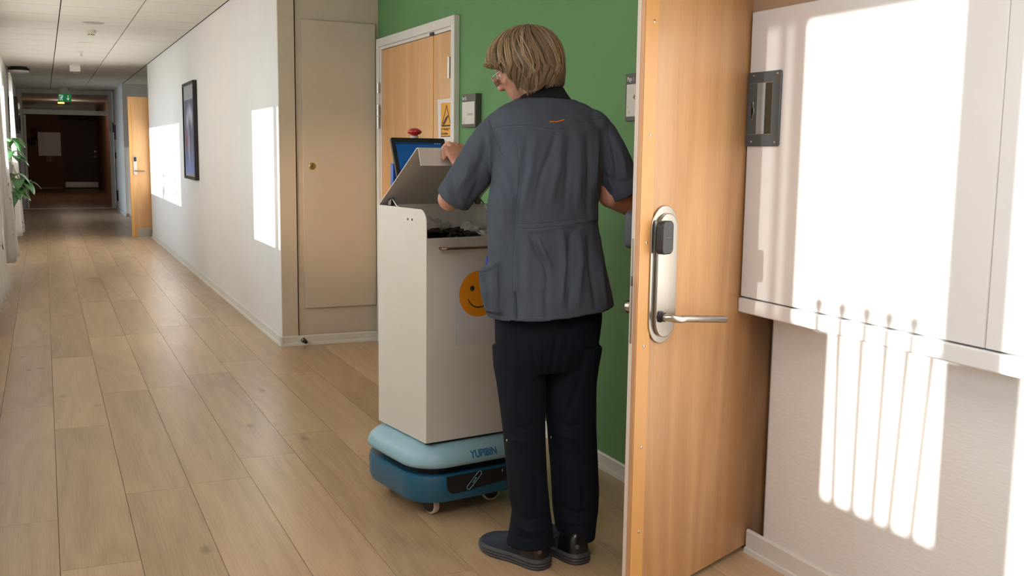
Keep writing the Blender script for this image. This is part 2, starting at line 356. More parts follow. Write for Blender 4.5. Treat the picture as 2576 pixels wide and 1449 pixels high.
for i, (y0, y1, s, h, mu) in enumerate(WIN):
    t = thing('window_%d' % (i+1), 'white framed window in the left wall, %s from the viewer' % ('nearest', 'second', 'third', 'fourth', 'fifth', 'farthest')[i], 'window', (XL-.1, (y0+y1)/2, s), kind='structure')
    f = MB(); b = .03; x0, x1 = XL-.19, XL-.13
    f.box((x0, y0, s), (x1, y0+.012, h)).box((x0, y1-.012, s), (x1, y1, h)).box((x0, y0, s), (x1, y1, s+.012)).box((x0, y0, h-.012), (x1, y1, h))
    for m0, m1 in mu: f.box((x0, m0, s), (x1, m1, h))
    f.obj('window_frame', trimw, t)
    MB().box((x0+.02, y0+.01, s+.01), (x0+.026, y1-.01, h-.01)).obj('window_pane', glass, t)
    MB().box((XL-.13, y0, s-.02), (XL+.03, y1, s+.001)).obj('window_sill', trimw, t, bev=.004)
nb = bx('neighbour_building', (-14, 17.6, -.4), (-11, 34, 7), mat('pale render', s2l('#b9b4a8'), .8, var=.04, vs=1)); tag(nb, 'plain pale block added outside, unseen, shading the far end of the corridor', kind='structure')  # unseen block put in to keep sun off the far window
gr = bx('ground', (-60, -30, -.5), (XL-.3, 60, -.4), mat('outdoor paving', s2l('#a9a59c'), .8, var=.08, vs=.6)); tag(gr, 'pale paving outside the windows', kind='structure')
skirt('baseboard_left', (XL, YB), (XL, 24.4), (1, 0), 'white skirting under the windows')

def curtain(name, ya, yb, z0, z1, xbase, amp, flare, label, nf, seed, group=None, marks=True, swing=0):
    rnd = random.Random(seed); NY, NZ = 10*nf, 24; vs = []; fs = []; ph = rnd.random()*6
    def P(i, j):
        a = i/NY; b = j/NZ; z = z1+(z0-z1)*b
        yy = ya+(yb-ya)*a + swing*b*b*(a-.5)
        x = xbase + amp*(.55+.7*b)*math.sin(2*math.pi*nf*a+ph+.5*math.sin(3*b+a*5)) + flare*b*b*(.4+.6*a if flare else 0)
        return Vector((x, yy, z + .012*math.sin(9*a+seed)*b))
    for j in range(NZ+1):
        for i in range(NY+1): vs.append(P(i, j))
    for j in range(NZ):
        for i in range(NY): a = j*(NY+1)+i; fs.append((a, a+1, a+NY+2, a+NY+1))
    t = thing(name, label, 'curtain', (xbase, (ya+yb)/2, z0), group)
    o = MB().add(vs, fs).obj('cloth', curt, t, smooth=80)
    so_ = o.modifiers.new('thick', 'SOLIDIFY'); so_.thickness = .0015
    if marks:
        ink = MATS.get('ink') or mat('ink', (.02, .02, .03), .8, var=.1)
        for q in range(7):
            m = MB(); a0 = rnd.uniform(.35, .95); b0 = rnd.uniform(.3, .9); pts = []
            for k in range(9):
                a = min(.99, max(.01, a0+.05*math.sin(k*.9+q))); b = min(.98, b0+k*.012)
                pts.append(P(a*NY, b*NZ)+Vector((.003, 0, 0)))
            m.tube(pts, .0035, 5).obj('line_print', ink, t)
    rail = MB().cyl((xbase, ya-.03, z1+.01), (xbase, yb+.03, z1+.01), .012, 10).obj('rail', trimw, t, smooth=40)
    return t
curtain('curtain', 7.55, 8.98, .2, 2.3, -.395, .022, .09, 'white curtain nearest the viewer at the left edge, flaring near the floor', 5, 1, 'line printed curtains')
curtain('curtain', 11.1, 12.05, .2, 2.32, -.385, .03, .08, 'cream printed curtain hanging in front of the plant', 6, 2, 'line printed curtains')
curtain('curtain', 15.85, 16.75, .1, 2.32, -.38, .03, .05, 'white curtain behind the plant, last before the dark screen', 4, 3, 'line printed curtains')
curtain('curtain', 9.06, 11.05, .2, 2.3, -.41, .02, 0, 'white curtain drawn across the fourth window, left of the picture', 10, 5, 'line printed curtains', marks=False)
curtain('curtain', 2.8, 6.15, .15, 2.35, -.40, .03, .0, 'white curtain drawn across the wide window beside the robot, left of the picture', 16, 4, 'line printed curtains', marks=False)
sheer = bpy.data.materials.new('thin voile'); sheer.use_nodes = True
def setup_sheer():
    nt = sheer.node_tree; p = nt.nodes['Principled BSDF']; p.inputs['Base Color'].default_value = (*s2l('#efece6'), 1); p.inputs['Roughness'].default_value = .8
    t = nd(nt, 'ShaderNodeBsdfTranslucent'); t.inputs[0].default_value = (*s2l('#f1eeea'), 1); tr = nd(nt, 'ShaderNodeBsdfTransparent')
    m1 = nd(nt, 'ShaderNodeMixShader'); m1.inputs[0].default_value = .6; m2 = nd(nt, 'ShaderNodeMixShader'); m2.inputs[0].default_value = .32
    nt.links.new(p.outputs[0], m1.inputs[1]); nt.links.new(t.outputs[0], m1.inputs[2]); nt.links.new(m1.outputs[0], m2.inputs[1]); nt.links.new(tr.outputs[0], m2.inputs[2]); nt.links.new(m2.outputs[0], nt.nodes['Material Output'].inputs[0])
setup_sheer()
_c = curtain('curtain', w1[3]+.01, w1[3]+.42, .3, 2.45, -.40, .012, 0, 'thin voile curtain at the edge of the nearest window, left of the picture', 4, 6, 'line printed curtains', marks=False)
for ch in _c.children:
    if ch.name.startswith('cloth'): ch.data.materials[0] = sheer
# unseen slatted screen on the near sill, shaped from its shadow under the cabinet
def slat_screen():
    yb = [onX(u, 1250, XG).y-TS*(XG+.45) for u in (2095, 2144, 2197, 2240, 2298)]; yt = [onX(u, v, XKF).y-TS*(XKF+.45) for u, v in ((2050, 788), (2118, 803), (2188, 818), (2257, 832), (2325, 848))]
    zs = w1sill; zt = onX(2188, 808, XKF).z+.25*(XKF+.45)
    t = thing('slatted_screen', 'white slatted plant screen on the near window sill', 'screen', (-.45, 2.0, zs))
    for y0, y1 in zip(yb, yt):
        y1 = y0+(y1-y0)*.5
        MB().prism([(y0-.0145, zs+.012), (y0+.0145, zs+.012), (y1+.0145, zt), (y1-.0145, zt)], .01, frame((-.455, 0, 0), Y_, Z_)).lathe([(.014, zt-.004), (.024, zt+.01), (.024, zt+.026), (.012, zt+.042)], (-.45, y1, 0)).obj('slat', trimw, t)
    yr = onX(2366, 1031, XG).y-TS*(XG+.45)
    MB().box((-.455, yr-.16, zs+.012), (-.445, yr, zt-.05)).obj('end_board', trimw, t)  # boards added to cut the sun on the wall beside the stripes
    MB().box((-.455, yb[0]+.05, zs+.012), (-.445, yb[0]+.42, zt-.05)).obj('end_board', trimw, t)
    MB().box((-.462, yr-.16, zs+.001), (-.438, yb[0]+.42, zs+.014)).obj('foot_rail', trimw, t)
slat_screen()

# ------------------------------------------------------------------ the open door in the foreground
HB = .02
da, db = onZ(1735, 1449, HB), onZ(1930, 1338, HB)
dd = (db-da); dd.z = 0; dd.normalize(); dn = Vector((dd.y, -dd.x, 0))          # dn faces the viewer
Lk = onp(1597, 900, dn, da); Lk.z = 0
DM = frame(Lk, dd, Z_, dn)                    # local x to the hinge, y up, z towards the viewer
DW = .885
def dl(u, v, off=0):
    p = onp(u, v, dn, Lk+dn*off)-Lk; return Vector((p.dot(dd), p.z))
def dbox(m, x0, x1, y0, y1, z0, z1): return m.box((x0, y0, z0), (x1, y1, z1), DM)
t = thing('door_1', 'open maple veneer door in the foreground with long steel handle plate', 'door', tuple(Lk+dd*DW/2), kind='structure')
TH = .022
dbox(MB(), 0, DW, HB, 2.09, -TH, 0).obj('leaf', maple, t, bev=.001)
dbox(MB(), .004, .068, HB, 2.088, 0, .0022).obj('lipping_strip', lipping, t, bev=.0008)
dbox(MB(), .0, .0026, HB, 2.088, .0, .0012).obj('edge_bead', mat('bead', s2l('#b98a62'), .5, var=.05), t)
dbox(MB(), -.0015, 0, HB, 2.088, -TH, -.010).obj('edge_strip', edgew, t)
dbox(MB(), -.0006, 0, HB, 2.088, -.010, 0).obj('edge_lipping', MATS['bead'], t)
for u, v in ((1645, 53), (1635, 340), (1625, 610), (1618, 870), (1611, 1125), (1605, 1338)):
    p = dl(u, v); c = Lk+dd*p.x+Z_*p.y
    MB().lathe([(.0001, .0020), (.0046, .0022), (.0046, .0034), (.0034, .0042), (.0015, .0042), (.0013, .003), (.0001, .003)], c, dn, 14).obj('screw', chrome, t, smooth=40)
pc = dl(1665, 690); hw = (dl(1698, 690).x-dl(1632, 690).x)/2; zt, zb_ = dl(1667, 517).y, dl(1655, 863).y
def stad(cx, y0, y1, r, n=12):
    return rrect(cx-r, y0, cx+r, y1, r-1e-4, n)
pl_ = MB().prism(stad(pc.x, zb_, zt, hw), .004, DM @ Matrix.Translation((0, 0, .0022))).obj('handle_plate', steel, t, bev=.0015)
r2 = hw*.74
MB().prism(stad(pc.x, zb_+.018, zt-.022, r2), .011, DM @ Matrix.Translation((.003, 0, .006))).obj('raised_plate', steel, pl_, bev=.004, seg=3)
ra, rb_ = dl(1666, 642, .04), dl(1697, 555, .04)
rd = MB().prism(rrect(ra.x, ra.y, rb_.x, rb_.y, .016), .024, DM @ Matrix.Translation((0, 0, .016))).obj('card_reader', blackp, pl_, bev=.004, seg=3)
lc = dl(1662, 797, .02); L1 = dl(1822, 803, .062); 
col_ = MB().lathe([(.0001, 0), (.0165, 0), (.0165, .006), (.0135, .009), (.0135, .018), (.0001, .018)], Lk+dd*lc.x+Z_*lc.y+dn*.016, dn, 24).obj('lever_collar', blackp, pl_, smooth=40)
yA = dl(1712, 804, .0645).y
pts = [DM @ Vector(p) for p in ((lc.x, lc.y, .022), (lc.x, lc.y, .036), (lc.x+.002, lc.y, .044), (lc.x+.009, lc.y*.7+yA*.3, .053), (lc.x+.021, lc.y*.35+yA*.65, .060), (lc.x+.038, yA, .0638), (lc.x+.058, yA, .0645), (L1.x, L1.y, .0645))]
MB().tube(pts, .0107, 20).obj('lever', steel, t, smooth=50)
# small status lights and a line of print on the reader, the mortice lock on the edge, fittings on the back
lz = MB()
for k in range(3): q = dl(1676+5*k, 598, .041); lz.box((q.x-.0012, q.y-.001, .0400), (q.x+.0014, q.y+.001, .0405), DM)
lz.obj('status_lights', mat('led lens', s2l('#6d7468'), .3, var=.05), rd)
q0 = dl(1590, 602); q1 = dl(1588, 868)
ed = MB().box((-.0022, q1.y, -.019), (-.0015, q0.y, -.012), DM).obj('lock_faceplate', steel, t, bev=.0006)
qz = dl(1590, 710).y
MB().box((-.006, qz-.014, -.018), (-.0022, qz+.014, -.013), DM).obj('latch', darksteel, t, bev=.001)
qr0, qr1 = dl(1580, 625, -.05).y, dl(1580, 530, -.05).y
MB().prism(rrect(.012, qr0, .062, qr1, .018), .030, DM @ Matrix.Translation((0, 0, -.058))).obj('inside_reader', mat('slate plastic', s2l('#3b3e46'), .4, var=.05), t, bev=.006, seg=3)
kz = dl(1582, 772, -.05).y
MB().lathe([(.0001, 0), (.012, 0), (.012, .012), (.019, .016), (.0195, .03), (.015, .036), (.0001, .037)], DM @ Vector((.045, kz, -.027)), -dn, 20).obj('thumb_turn', steel, t, smooth=40)
# its frame
fr = thing('trim_1', 'white frame around the doorway behind the open door', 'trim', (XG, 3.1, 0), kind='structure')
MB().box((XG-.012, DY1-.01, 0), (XG+.125, DY1+.05, 2.16)).obj('jamb', trimw, fr, bev=.002)
MB().box((XG+.10, DY0+.005, 0), (XG+.14, DY0+.13, 2.16)).obj('jamb', trimw, fr, bev=.002)
MB().box((XG-.012, DY0+.14, 2.10), (XG+.125, DY1-.01, 2.16)).obj('head', trimw, fr, bev=.002)

# ------------------------------------------------------------------ wall cabinet at the right
XK = XKF
ky1 = onX(1893, 30, XK).y; ktop = onX(1893, 31, XK).z; kbot = onX(1857, 746, XK).z; klip = onX(1855, 783, XK).z
seam = onX(2507, 468, XK).y
cab = thing('wall_cabinet', 'large white wall cabinet lit by sun at the right, with a grey recessed latch plate', 'cabinet', (XK+.14, 1.7, klip))
cabm = mat('white cabinet laminate', s2l('#dad8d6'), .5, bump=.08, bs=60, var=.012, vs=2)
bx('body', (XK+.021, .6, kbot), (XG-.001, ky1-.002, ktop-.002), cabm, cab)
d1 = bx('door_panel', (XK, seam+.001, kbot+.003), (XK+.02, ky1, ktop), cabm, cab, bev=.003)
bx('door_panel', (XK, .6, kbot+.003), (XK+.02, seam-.001, ktop), cabm, cab, bev=.003)
bx('bottom_rail', (XK-.006, .6, klip), (XG-.002, ky1+.004, kbot-.001), cabm, cab, bev=.004)
up = thing('upper_filler', 'brown painted casing above the white wall cabinet', 'trim', (XK+.14, 1.7, ktop), kind='structure')  # box standing in for the upper wall, shade kept in its brown
bx('casing', (XK+.012, .6, ktop+.001), (XG-.001, onX(1896, 10, XK+.012).y, CH-.001), shade_brown, up)
KM = frame((XK-.0005, 0, 0), (0, -1, 0), Z_, (-1, 0, 0))     # local x = -Y
def kl(u, v, off=.004): p = onX(u, v, XK-off); return (-p.y, p.z)
a = kl(1882, 368); b = kl(1968, 175)
pm = MB().prism(rrect(-ky1+.001, a[1], b[0], b[1], .007), .007, KM).obj('latch_plate', greyp, cab, bev=.003, seg=3)
wa_, wb_ = kl(1882, 339, .007), kl(1946, 205, .007)
m = MB(); m.prism(rrect(wa_[0], wa_[1], wb_[0], wb_[1], .004), .0015, KM @ Matrix.Translation((0, 0, .007)))
m.obj('recess_rim', chrome, pm)
x0, x3 = wa_[0]+.002, wb_[0]-.002; y0, y3 = wa_[1]+.002, wb_[1]-.002; wd = x3-x0
def strip(nm, f0, f1, mm, z): return MB().prism([(x0+wd*f0, y0), (x0+wd*f1, y0), (x0+wd*f1, y3), (x0+wd*f0, y3)], .0006, KM @ Matrix.Translation((0, 0, z))).obj(nm, mm, pm)
strip('recess_floor', 0, .36, greyp, .0085); strip('sliding_shutter', .36, .72, clearp, .0095); strip('recess_slot', .72, 1, olivep, .0085)
cx, cy = x0+wd*.17, y0+(y3-y0)*.46; ww_ = KM @ Matrix.Translation((cx, cy, .009))
kh = [(.004, .022), (-.004, .022), (-.004, .010), (-.010, .006), (-.010, -.006), (-.004, -.010), (-.004, -.022), (.004, -.022), (.004, -.010), (.010, -.006), (.010, .006), (.004, .010)]
MB().prism([(x*.9, y*1.25) for x, y in kh][::-1], .002, ww_).obj('key_turn', chrome, pm, bev=.0005)
MB().prism([(x*.55, y*1.15) for x, y in kh][::-1], .0008, ww_ @ Matrix.Translation((0, 0, .002))).obj('keyhole', blackp, pm)
for u, v in ((1897, 191), (1957, 184), (1890, 356), (1948, 357)):
    q = kl(u, v, .007); MB().lathe([(.0001, 0), (.0042, 0), (.0036, .0016), (.0012, .0016), (.001, .001), (.0001, .001)], KM @ Vector((q[0], q[1], .007)), -X_, 12).obj('screw', chrome, pm, smooth=40)

# ------------------------------------------------------------------ closed double door in the green wall
TM = lambda x: frame((x, 0, 0), (0, -1, 0), Z_, (-1, 0, 0))
t = thing('door_2', 'closed pale maple door with narrow side leaf in the green wall', 'door', (XG-.02, 6.2, 0), kind='structure')
FY0, FY1, FZ = 5.47, 6.96, 2.106
fo = MB(); fw = .055
fo.box((XG-.035, FY1-fw, 0), (XG, FY1, FZ)).box((XG-.035, FY0, 0), (XG, FY0+fw, FZ)).box((XG-.035, FY0+fw, FZ-fw), (XG, FY1-fw, FZ))
fo.obj('door_frame', trimw, t, bev=.003)
fi = MB().box((XG-.022, FY1-fw-.022, 0), (XG, FY1-fw, FZ-fw)).box((XG-.022, FY0+fw, 0), (XG, FY0+fw+.018, FZ-fw)).box((XG-.022, FY0+fw+.018, FZ-fw-.02), (XG, FY1-fw-.022, FZ-fw)).obj('rebate', trimw, t, bev=.002)
ym = 5.857
bx('main_leaf', (XG-.016, ym+.004, .01), (XG-.001, FY1-fw-.025, FZ-fw-.023), maple2, t, bev=.001)
bx('side_leaf', (XG-.016, FY0+fw+.02, .01), (XG-.001, ym-.004, FZ-fw-.023), maple2, t, bev=.001)
bx('meeting_bead', (XG-.020, ym-.004, .01), (XG-.002, ym+.016, FZ-fw-.024), lipping, t, bev=.001)
bx('leaf_gap', (XG-.010, ym-.02, .01), (XG-.003, ym+.004, FZ-fw-.02), oak_gap, t)
bx('top_bolt', (XG-.03, ym-.03, FZ-fw-.022), (XG-.012, ym+.03, FZ-fw-.006), blackp, t)
def hinge(y, z0, z1):
    m = MB().cyl((XG-.04, y, z0), (XG-.04, y, z1), .009, 12); m.cyl((XG-.04, y, (z0+z1)/2-.001), (XG-.04, y, (z0+z1)/2+.001), .0095, 12)
    m.obj('hinge', steel, t, smooth=40)
for v0, v1 in ((232, 205), (290, 262), (323, 293)):
    hinge(FY1-fw-.01, onX(966, v0, XG-.04).z, onX(966, v1, XG-.04).z)
hinge(FY0+fw+.01, onX(1140, 195, XG-.04).z, onX(1140, 140, XG-.04).z)
# warning poster taped on the side leaf
yel = mat('yellow print', s2l('#e3a02c'), .6, var=.02); paper = mat('paper', s2l('#ddd5d2'), .7, var=.015, vs=6); inkd = mat('black print', s2l('#2c2a26'), .7, var=.05)
po = thing('warning_poster', 'white sheet with yellow warning triangle taped to the narrow door leaf', 'poster', (XG-.019, 5.7, 1.4))
def PX(u, v, off): p = onX(u, v, XG-off); return (-p.y, p.z)
a0, a1, a2, a3 = PX(1103, 352, .018), PX(1142, 360, .018), PX(1137, 247, .018), PX(1101, 249, .018)
MB().prism([a0, (a1[0]-.03, a0[1]-.01), a2, (a3[0], a2[1])], .001, TM(XG-.0175)).obj('sheet', paper, po)
yb0, yb1 = PX(1109, 345, .019), PX(1135, 257, .019)
MB().prism([(yb0[0], yb0[1]), (yb1[0], yb0[1]), (yb1[0], yb1[1]), (yb0[0], yb1[1])], .0005, TM(XG-.0186)).obj('yellow_print', yel, po)
hh = yb1[1]-yb0[1]; wY = yb1[0]-yb0[0]
tp = [(yb0[0]+wY*.10, yb0[1]+hh*.33), (yb0[0]+wY*.98, yb0[1]+hh*.33), (yb0[0]+wY*.56, yb1[1]-hh*.08)]
def ring_tri(m, P, wth, M, d=.0005):
    for i in range(3):
        a = Vector((*P[i], 0)); b = Vector((*P[(i+1) % 3], 0)); n = (b-a).normalized(); s = Vector((-n.y, n.x, 0))*wth/2
        m.prism([(a-s)[:2], (b-s)[:2], (b+s)[:2], (a+s)[:2]], d, M)
m = MB(); ring_tri(m, tp, .008, TM(XG-.0192)); m.obj('triangle_outline', inkd, po)
m = MB(); c0 = Vector((yb0[0]+wY*.25, yb0[1]+hh*.38)); c1 = Vector((yb0[0]+wY*.72, yb0[1]+hh*.62))
dv = (c1-c0).normalized(); sv = Vector((-dv.y, dv.x))
m.prism([tuple(c0-sv*.012), tuple(c0+dv*.05-sv*.010), tuple(c1-sv*.005), tuple(c1+sv*.004), tuple(c0+dv*.05+sv*.012), tuple(c0+sv*.006)], .0005, TM(XG-.0192)); m.obj('hand_symbol', inkd, po)
m = MB(); q0_, q1_ = yb0[1]+.004, yb0[1]+hh*.24
for y_ in (q0_, q1_): m.prism([(yb0[0]+.006, y_-.002), (yb1[0], y_-.002), (yb1[0], y_+.002), (yb0[0]+.006, y_+.002)], .0005, TM(XG-.0192))
m.prism([(yb0[0]+.006, q0_), (yb0[0]+.009, q0_), (yb0[0]+.009, q1_), (yb0[0]+.006, q1_)], .0005, TM(XG-.0192)); m.obj('text_box', inkd, po)
text('wording', 'Costing', .021, frame((XG-.0192, -(yb0[0]+wY*.3), q0_+.035), (0, -1, 0), Z_), inkd, po, sx=1.1)
text('wording', 'Dorvaedlens', .021, frame((XG-.0192, -(yb0[0]+wY*.08), q0_+.010), (0, -1, 0), Z_), inkd, po, sx=.95)
ch = thing('chart_holder', 'small white card holder fixed beside the warning poster', 'holder', (XG-.02, 5.6, 1.5))
e0, e1 = PX(1137, 306, .02), PX(1143, 256, .02)
MB().prism([(e0[0], e0[1]), (e1[0], e0[1]), (e1[0], e1[1]), (e0[0], e1[1])], .004, TM(XG-.0165)).obj('card', paper, ch, bev=.0005)
MB().prism([(e0[0], (e0[1]+e1[1])/2), (e1[0]+.02, (e0[1]+e1[1])/2), (e1[0]+.02, (e0[1]+e1[1])/2+.004), (e0[0], (e0[1]+e1[1])/2+.004)], .006, TM(XG-.0165)).obj('clip', blackp, ch)

signg = mat('sign grey', s2l('#4c4744'), .5, var=.03); signw = mat('sign insert', s2l('#cfc8c0'), .5, var=.01); gold = mat('gold print', s2l('#a5955f'), .5, var=.1); whi = mat('white print', s2l('#e6e2dc'), .6, var=.01)
def sign(lab, y0, y1, z0, z1, hd, txt, ttx, extra, body=.035):
    t = thing('door_sign', lab, 'sign', (XG-.02, (y0+y1)/2, z0))
    bx('sign_body', (XG-body, y0, z0), (XG, y1, z1), signg, t, bev=.002)
    bx('insert', (XG-body-.0015, y0+.012, z0+.018), (XG-body, y1-.012, z1-hd), signw, t)
    text('heading', txt, hd*.62, frame((XG-body-.0004, y1-ttx, z1-hd*.72), (0, -1, 0), Z_), whi, t, sx=.8)
    extra(t, XG-body-.0016); return t
s1l, s1r = onX(1161, 280, XG-.035).y, onX(1196, 280, XG-.035).y
def ex1(t, x):
    text('small_print', 'CNN.A.EBL', .018, frame((x, s1l-.085, 1.545), (0, -1, 0), Z_), gold, t)
    for k in range(5): bx('print_line', (x-.0003, s1l-.05, 1.50+.007*k), (x, s1l-.03, 1.503+.007*k), gold, t)
sign('grey room sign with cream insert beside the closed door', s1r, s1l, onX(1165, 321, XG-.035).z, onX(1165, 238, XG-.035).z, .042, 'Par G3', .012, ex1)
s2l_ = onX(1573, 250, XG-.012).y
def ex2(t, x):
    text('small_print', '45', .03, frame((x, s2l_-.062, 1.562), (0, -1, 0), Z_), signg, t)
    text('small_print', 'r', .02, frame((x, s2l_-.02, 1.53), (0, -1, 0), Z_), gold, t); text('small_print', 'c', .02, frame((x, s2l_-.03, 1.51), (0, -1, 0), Z_), gold, t)
sign('grey room sign half hidden behind the open foreground door', s2l_-.20, s2l_, onX(1573, 305, XG-.012).z, onX(1573, 187, XG-.012).z, .042, 'Plajv 1', .012, ex2, .012)

# ------------------------------------------------------------------ flush hatch, brass lock, doorstop
YF = 7.02
pa, pb = onY(756, 48, YF-.012), onY(947, 766, YF-.012)
pz1 = onY(850, 55, YF-.012).z; pz0 = onY(850, 771, YF-.012).z
t = thing('wall_hatch', 'flush beige hatch with brass lock in the end wall', 'hatch', ((pa.x+pb.x)/2, YF, pz0))
bx('hatch_panel', (pa.x+.004, YF-.020, pz0), (pb.x-.002, YF-.0005, pz1), beige_wall, t, bev=.0015)
kc = onY(785, 418, YF-.014)
rim = MB().lathe([(.0001, 0), (.024, 0), (.024, .003), (.018, .006), (.0001, .006)], (kc.x, YF-.020, kc.z), -Y_, 28).obj('lock_rim', brass, t, smooth=35)
MB().lathe([(.0001, .006), (.014, .006), (.014, .009), (.0001, .009)], (kc.x, YF-.020, kc.z), -Y_, 20).obj('lock_core', brass, rim, smooth=35)
bx('key_slot', (kc.x-.002, YF-.0298, kc.z-.007), (kc.x+.002, YF-.0288, kc.z+.007), blackp, rim)
sc_ = onY(764, 856, 6.985)
t = thing('door_stop', 'small steel door stop on the skirting below the hatch', 'door stop', (sc_.x, 6.985, sc_.z))
MB().lathe([(.0001, 0), (.018, 0), (.016, .008), (.009, .012), (.009, .042)], (sc_.x, 6.989, sc_.z), (0.05, -1, -.05), 20).obj('stem', darksteel, t, smooth=40)
MB().lathe([(.0001, .04), (.013, .04), (.013, .058), (.010, .062), (.0001, .062)], (sc_.x, 6.989, sc_.z), (0.05, -1, -.05), 20).obj('rubber_tip', blackp, t, smooth=40)

# ------------------------------------------------------------------ framed picture
fy0, fy1 = onX(488, 330, XC-.04).y, onX(461, 330, XC-.04).y; fz0, fz1 = onX(475, 450, XC-.04).z, onX(475, 205, XC-.04).z
t = thing('framed_picture', 'tall black framed abstract painting in dark blues on the corridor wall', 'picture', (XC-.02, (fy0+fy1)/2, fz0))
m = MB(); fwid = .03; x0_, x1_ = XC-.042, XC-.001
m.box((x0_, fy0, fz0), (x1_, fy0+fwid, fz1)).box((x0_, fy1-fwid, fz0), (x1_, fy1, fz1)).box((x0_, fy0+fwid, fz0), (x1_, fy1-fwid, fz0+fwid)).box((x0_, fy0+fwid, fz1-fwid), (x1_, fy1-fwid, fz1))
m.obj('picture_frame', mat('black frame', s2l('#17151a'), .35, var=.05), t)
bx('mat_board', (XC-.03, fy0+fwid, fz0+fwid), (XC-.02, fy1-fwid, fz1-fwid), mat('grey mount', s2l('#8f9093'), .6, var=.03), t)
NX, NZ_ = 60, 110; vs = []; cols = []; fs = []
for j in range(NZ_+1):
    for i in range(NX+1):
        a, b = i/NX, j/NZ_                 # a: 0 at the left as seen, b: 0 bottom
        vs.append((XC-.0312, fy1-fwid-.05-(fy1-fy0-2*fwid-.08)*a, fz0+fwid+.03+(fz1-fz0-2*fwid-.18)*b))
        n = noise.noise((a*9, b*2.2, 1)); n2 = noise.noise((a*22, b*4, 5)); 
        c = Vector((.09, .10, .18))*(1+.5*n)
        c = c.lerp(Vector((.20, .26, .58)), max(0, min(1, (.42-b)*2.2+.25*n)))
        def blob(cx, cz, rx, rz): d = ((a-cx)/rx)**2+((b-cz)/rz)**2; return math.exp(-d)*(.65+.7*n2)
        c = c.lerp(Vector((.62, .60, .70)), max(0, min(.9, blob(.55, .82, .14, .11)+blob(.3, .70, .12, .13)+blob(.75, .74, .10, .10)+.8*blob(.42, .36, .10, .22)+.5*blob(.75, .35, .05, .2))))
        c = c.lerp(Vector((.42, .08, .06)), max(0, min(.9, .9*blob(.22, .47, .10, .15))))
        cols.append((max(0, c.x), max(0, c.y), max(0, c.z), 1))
for j in range(NZ_):
    for i in range(NX): q = j*(NX+1)+i; fs.append((q, q+1, q+NX+2, q+NX+1))
me = bpy.data.meshes.new('canvas'); me.from_pydata(vs, [], fs); ca = me.color_attributes.new('paint', 'FLOAT_COLOR', 'POINT')
for i, c in enumerate(cols): ca.data[i].color = c
pm_ = mat('painted canvas', (.5, .5, .5), .8, bump=.3, bs=80); at = nd(pm_.node_tree, 'ShaderNodeVertexColor', layer_name='paint'); pm_.node_tree.links.new(at.outputs[0], pm_.node_tree.nodes['Principled BSDF'].inputs['Base Color'])
mkobj('canvas', me, pm_, t)

# ------------------------------------------------------------------ ceiling fittings
def disc(name, lab, cat, u, v, rad, prof, m, group=None):
    p = onZ(u, v, CH); t = MB().lathe([(r*rad, h) for r, h in prof], (p.x, p.y, CH), -Z_, 32).obj(name, m, smooth=40); tag(t, lab, cat, group); return p
spk = mat('grey speaker grille', s2l('#a9a49d'), .6, var=.06, vs=400)
disc('ceiling_speaker', 'round flat grey speaker nearest the viewer on the ceiling', 'speaker', 235, 57, .095, [(0.01, .004), (1, .004), (1.06, .002), (1.08, 0)], spk)
pale = mat('ivory plastic', s2l('#e3dac4'), .45, var=.02)
p = onZ(228, 76, CH); t = thing('smoke_detector', 'ivory smoke detector behind the flat round speaker', 'smoke detector', (p.x, p.y, CH))
MB().lathe([(.001, 0), (.052, 0), (.052, .030), (.046, .036), (.040, .037)], (p.x, p.y, CH), -Z_, 32).obj('base', pale, t, smooth=40)
MB().lathe([(.040, .036), (.034, .040), (.034, .052), (.026, .060), (.0001, .061)], (p.x, p.y, CH), -Z_, 32).obj('sensor_head', pale, t, smooth=40)
for k in range(8):
    a = k*math.pi/4+.2; MB().box((-.008, .0335, -.050), (.008, .0345, -.043), Matrix.Translation((p.x, p.y, CH)) @ Matrix.Rotation(a, 4, 'Z')).obj('vent_slot', blackp, t)
disc('ceiling_disc', 'flat ivory disc on the ceiling behind the smoke detector', 'ceiling disc', 215, 107, .075, [(0.01, .012), (.9, .012), (1, .006), (1, 0)], pale)
def sprinkler(u, v, lab):
    p = onZ(u, v-3, CH); t = thing('sprinkler', lab, 'sprinkler', (p.x, p.y, CH), 'ceiling sprinklers')
    MB().lathe([(.001, 0), (.038, 0), (.034, .008), (.012, .010), (.008, .03), (.001, .03)], (p.x, p.y, CH), -Z_, 20).obj('rose', trimw, t, smooth=40)
    MB().cyl((p.x-.01, p.y, CH-.03), (p.x-.004, p.y, CH-.055), .002, 6).cyl((p.x+.01, p.y, CH-.03), (p.x+.004, p.y, CH-.055), .002, 6).obj('yoke', darksteel, t)
    MB().lathe([(.0001, 0), (.014, 0), (.014, .002), (.0001, .002)], (p.x, p.y, CH-.057), -Z_, 16).obj('deflector', darksteel, t)
sprinkler(204, 132, 'ceiling sprinkler in the brightly lit part of the ceiling')
sprinkler(172, 222, 'ceiling sprinkler in the dark just before the exit sign')
disc('ceiling_disc', 'small flat white disc just behind the bright sprinkler', 'ceiling disc', 201, 141, .05, [(0.01, .006), (.9, .006), (1, 0)], pale)
p = onZ(188, 163, CH); t = thing('motion_sensor', 'white boxy ceiling sensor on a square plate', 'sensor', (p.x, p.y, CH))
MB().box((p.x-.12, p.y-.12, CH-.006), (p.x+.12, p.y+.12, CH)).obj('plate', trimw, t, bev=.002)
MB().box((p.x-.075, p.y-.075, CH-.10), (p.x+.075, p.y+.075, CH-.006)).obj('housing', trimw, t, bev=.008)
disc('ceiling_disc', 'flat disc directly behind the boxy ceiling sensor', 'ceiling disc', 189, 184, .075, [(0.01, .012), (.9, .012), (1, 0)], pale)
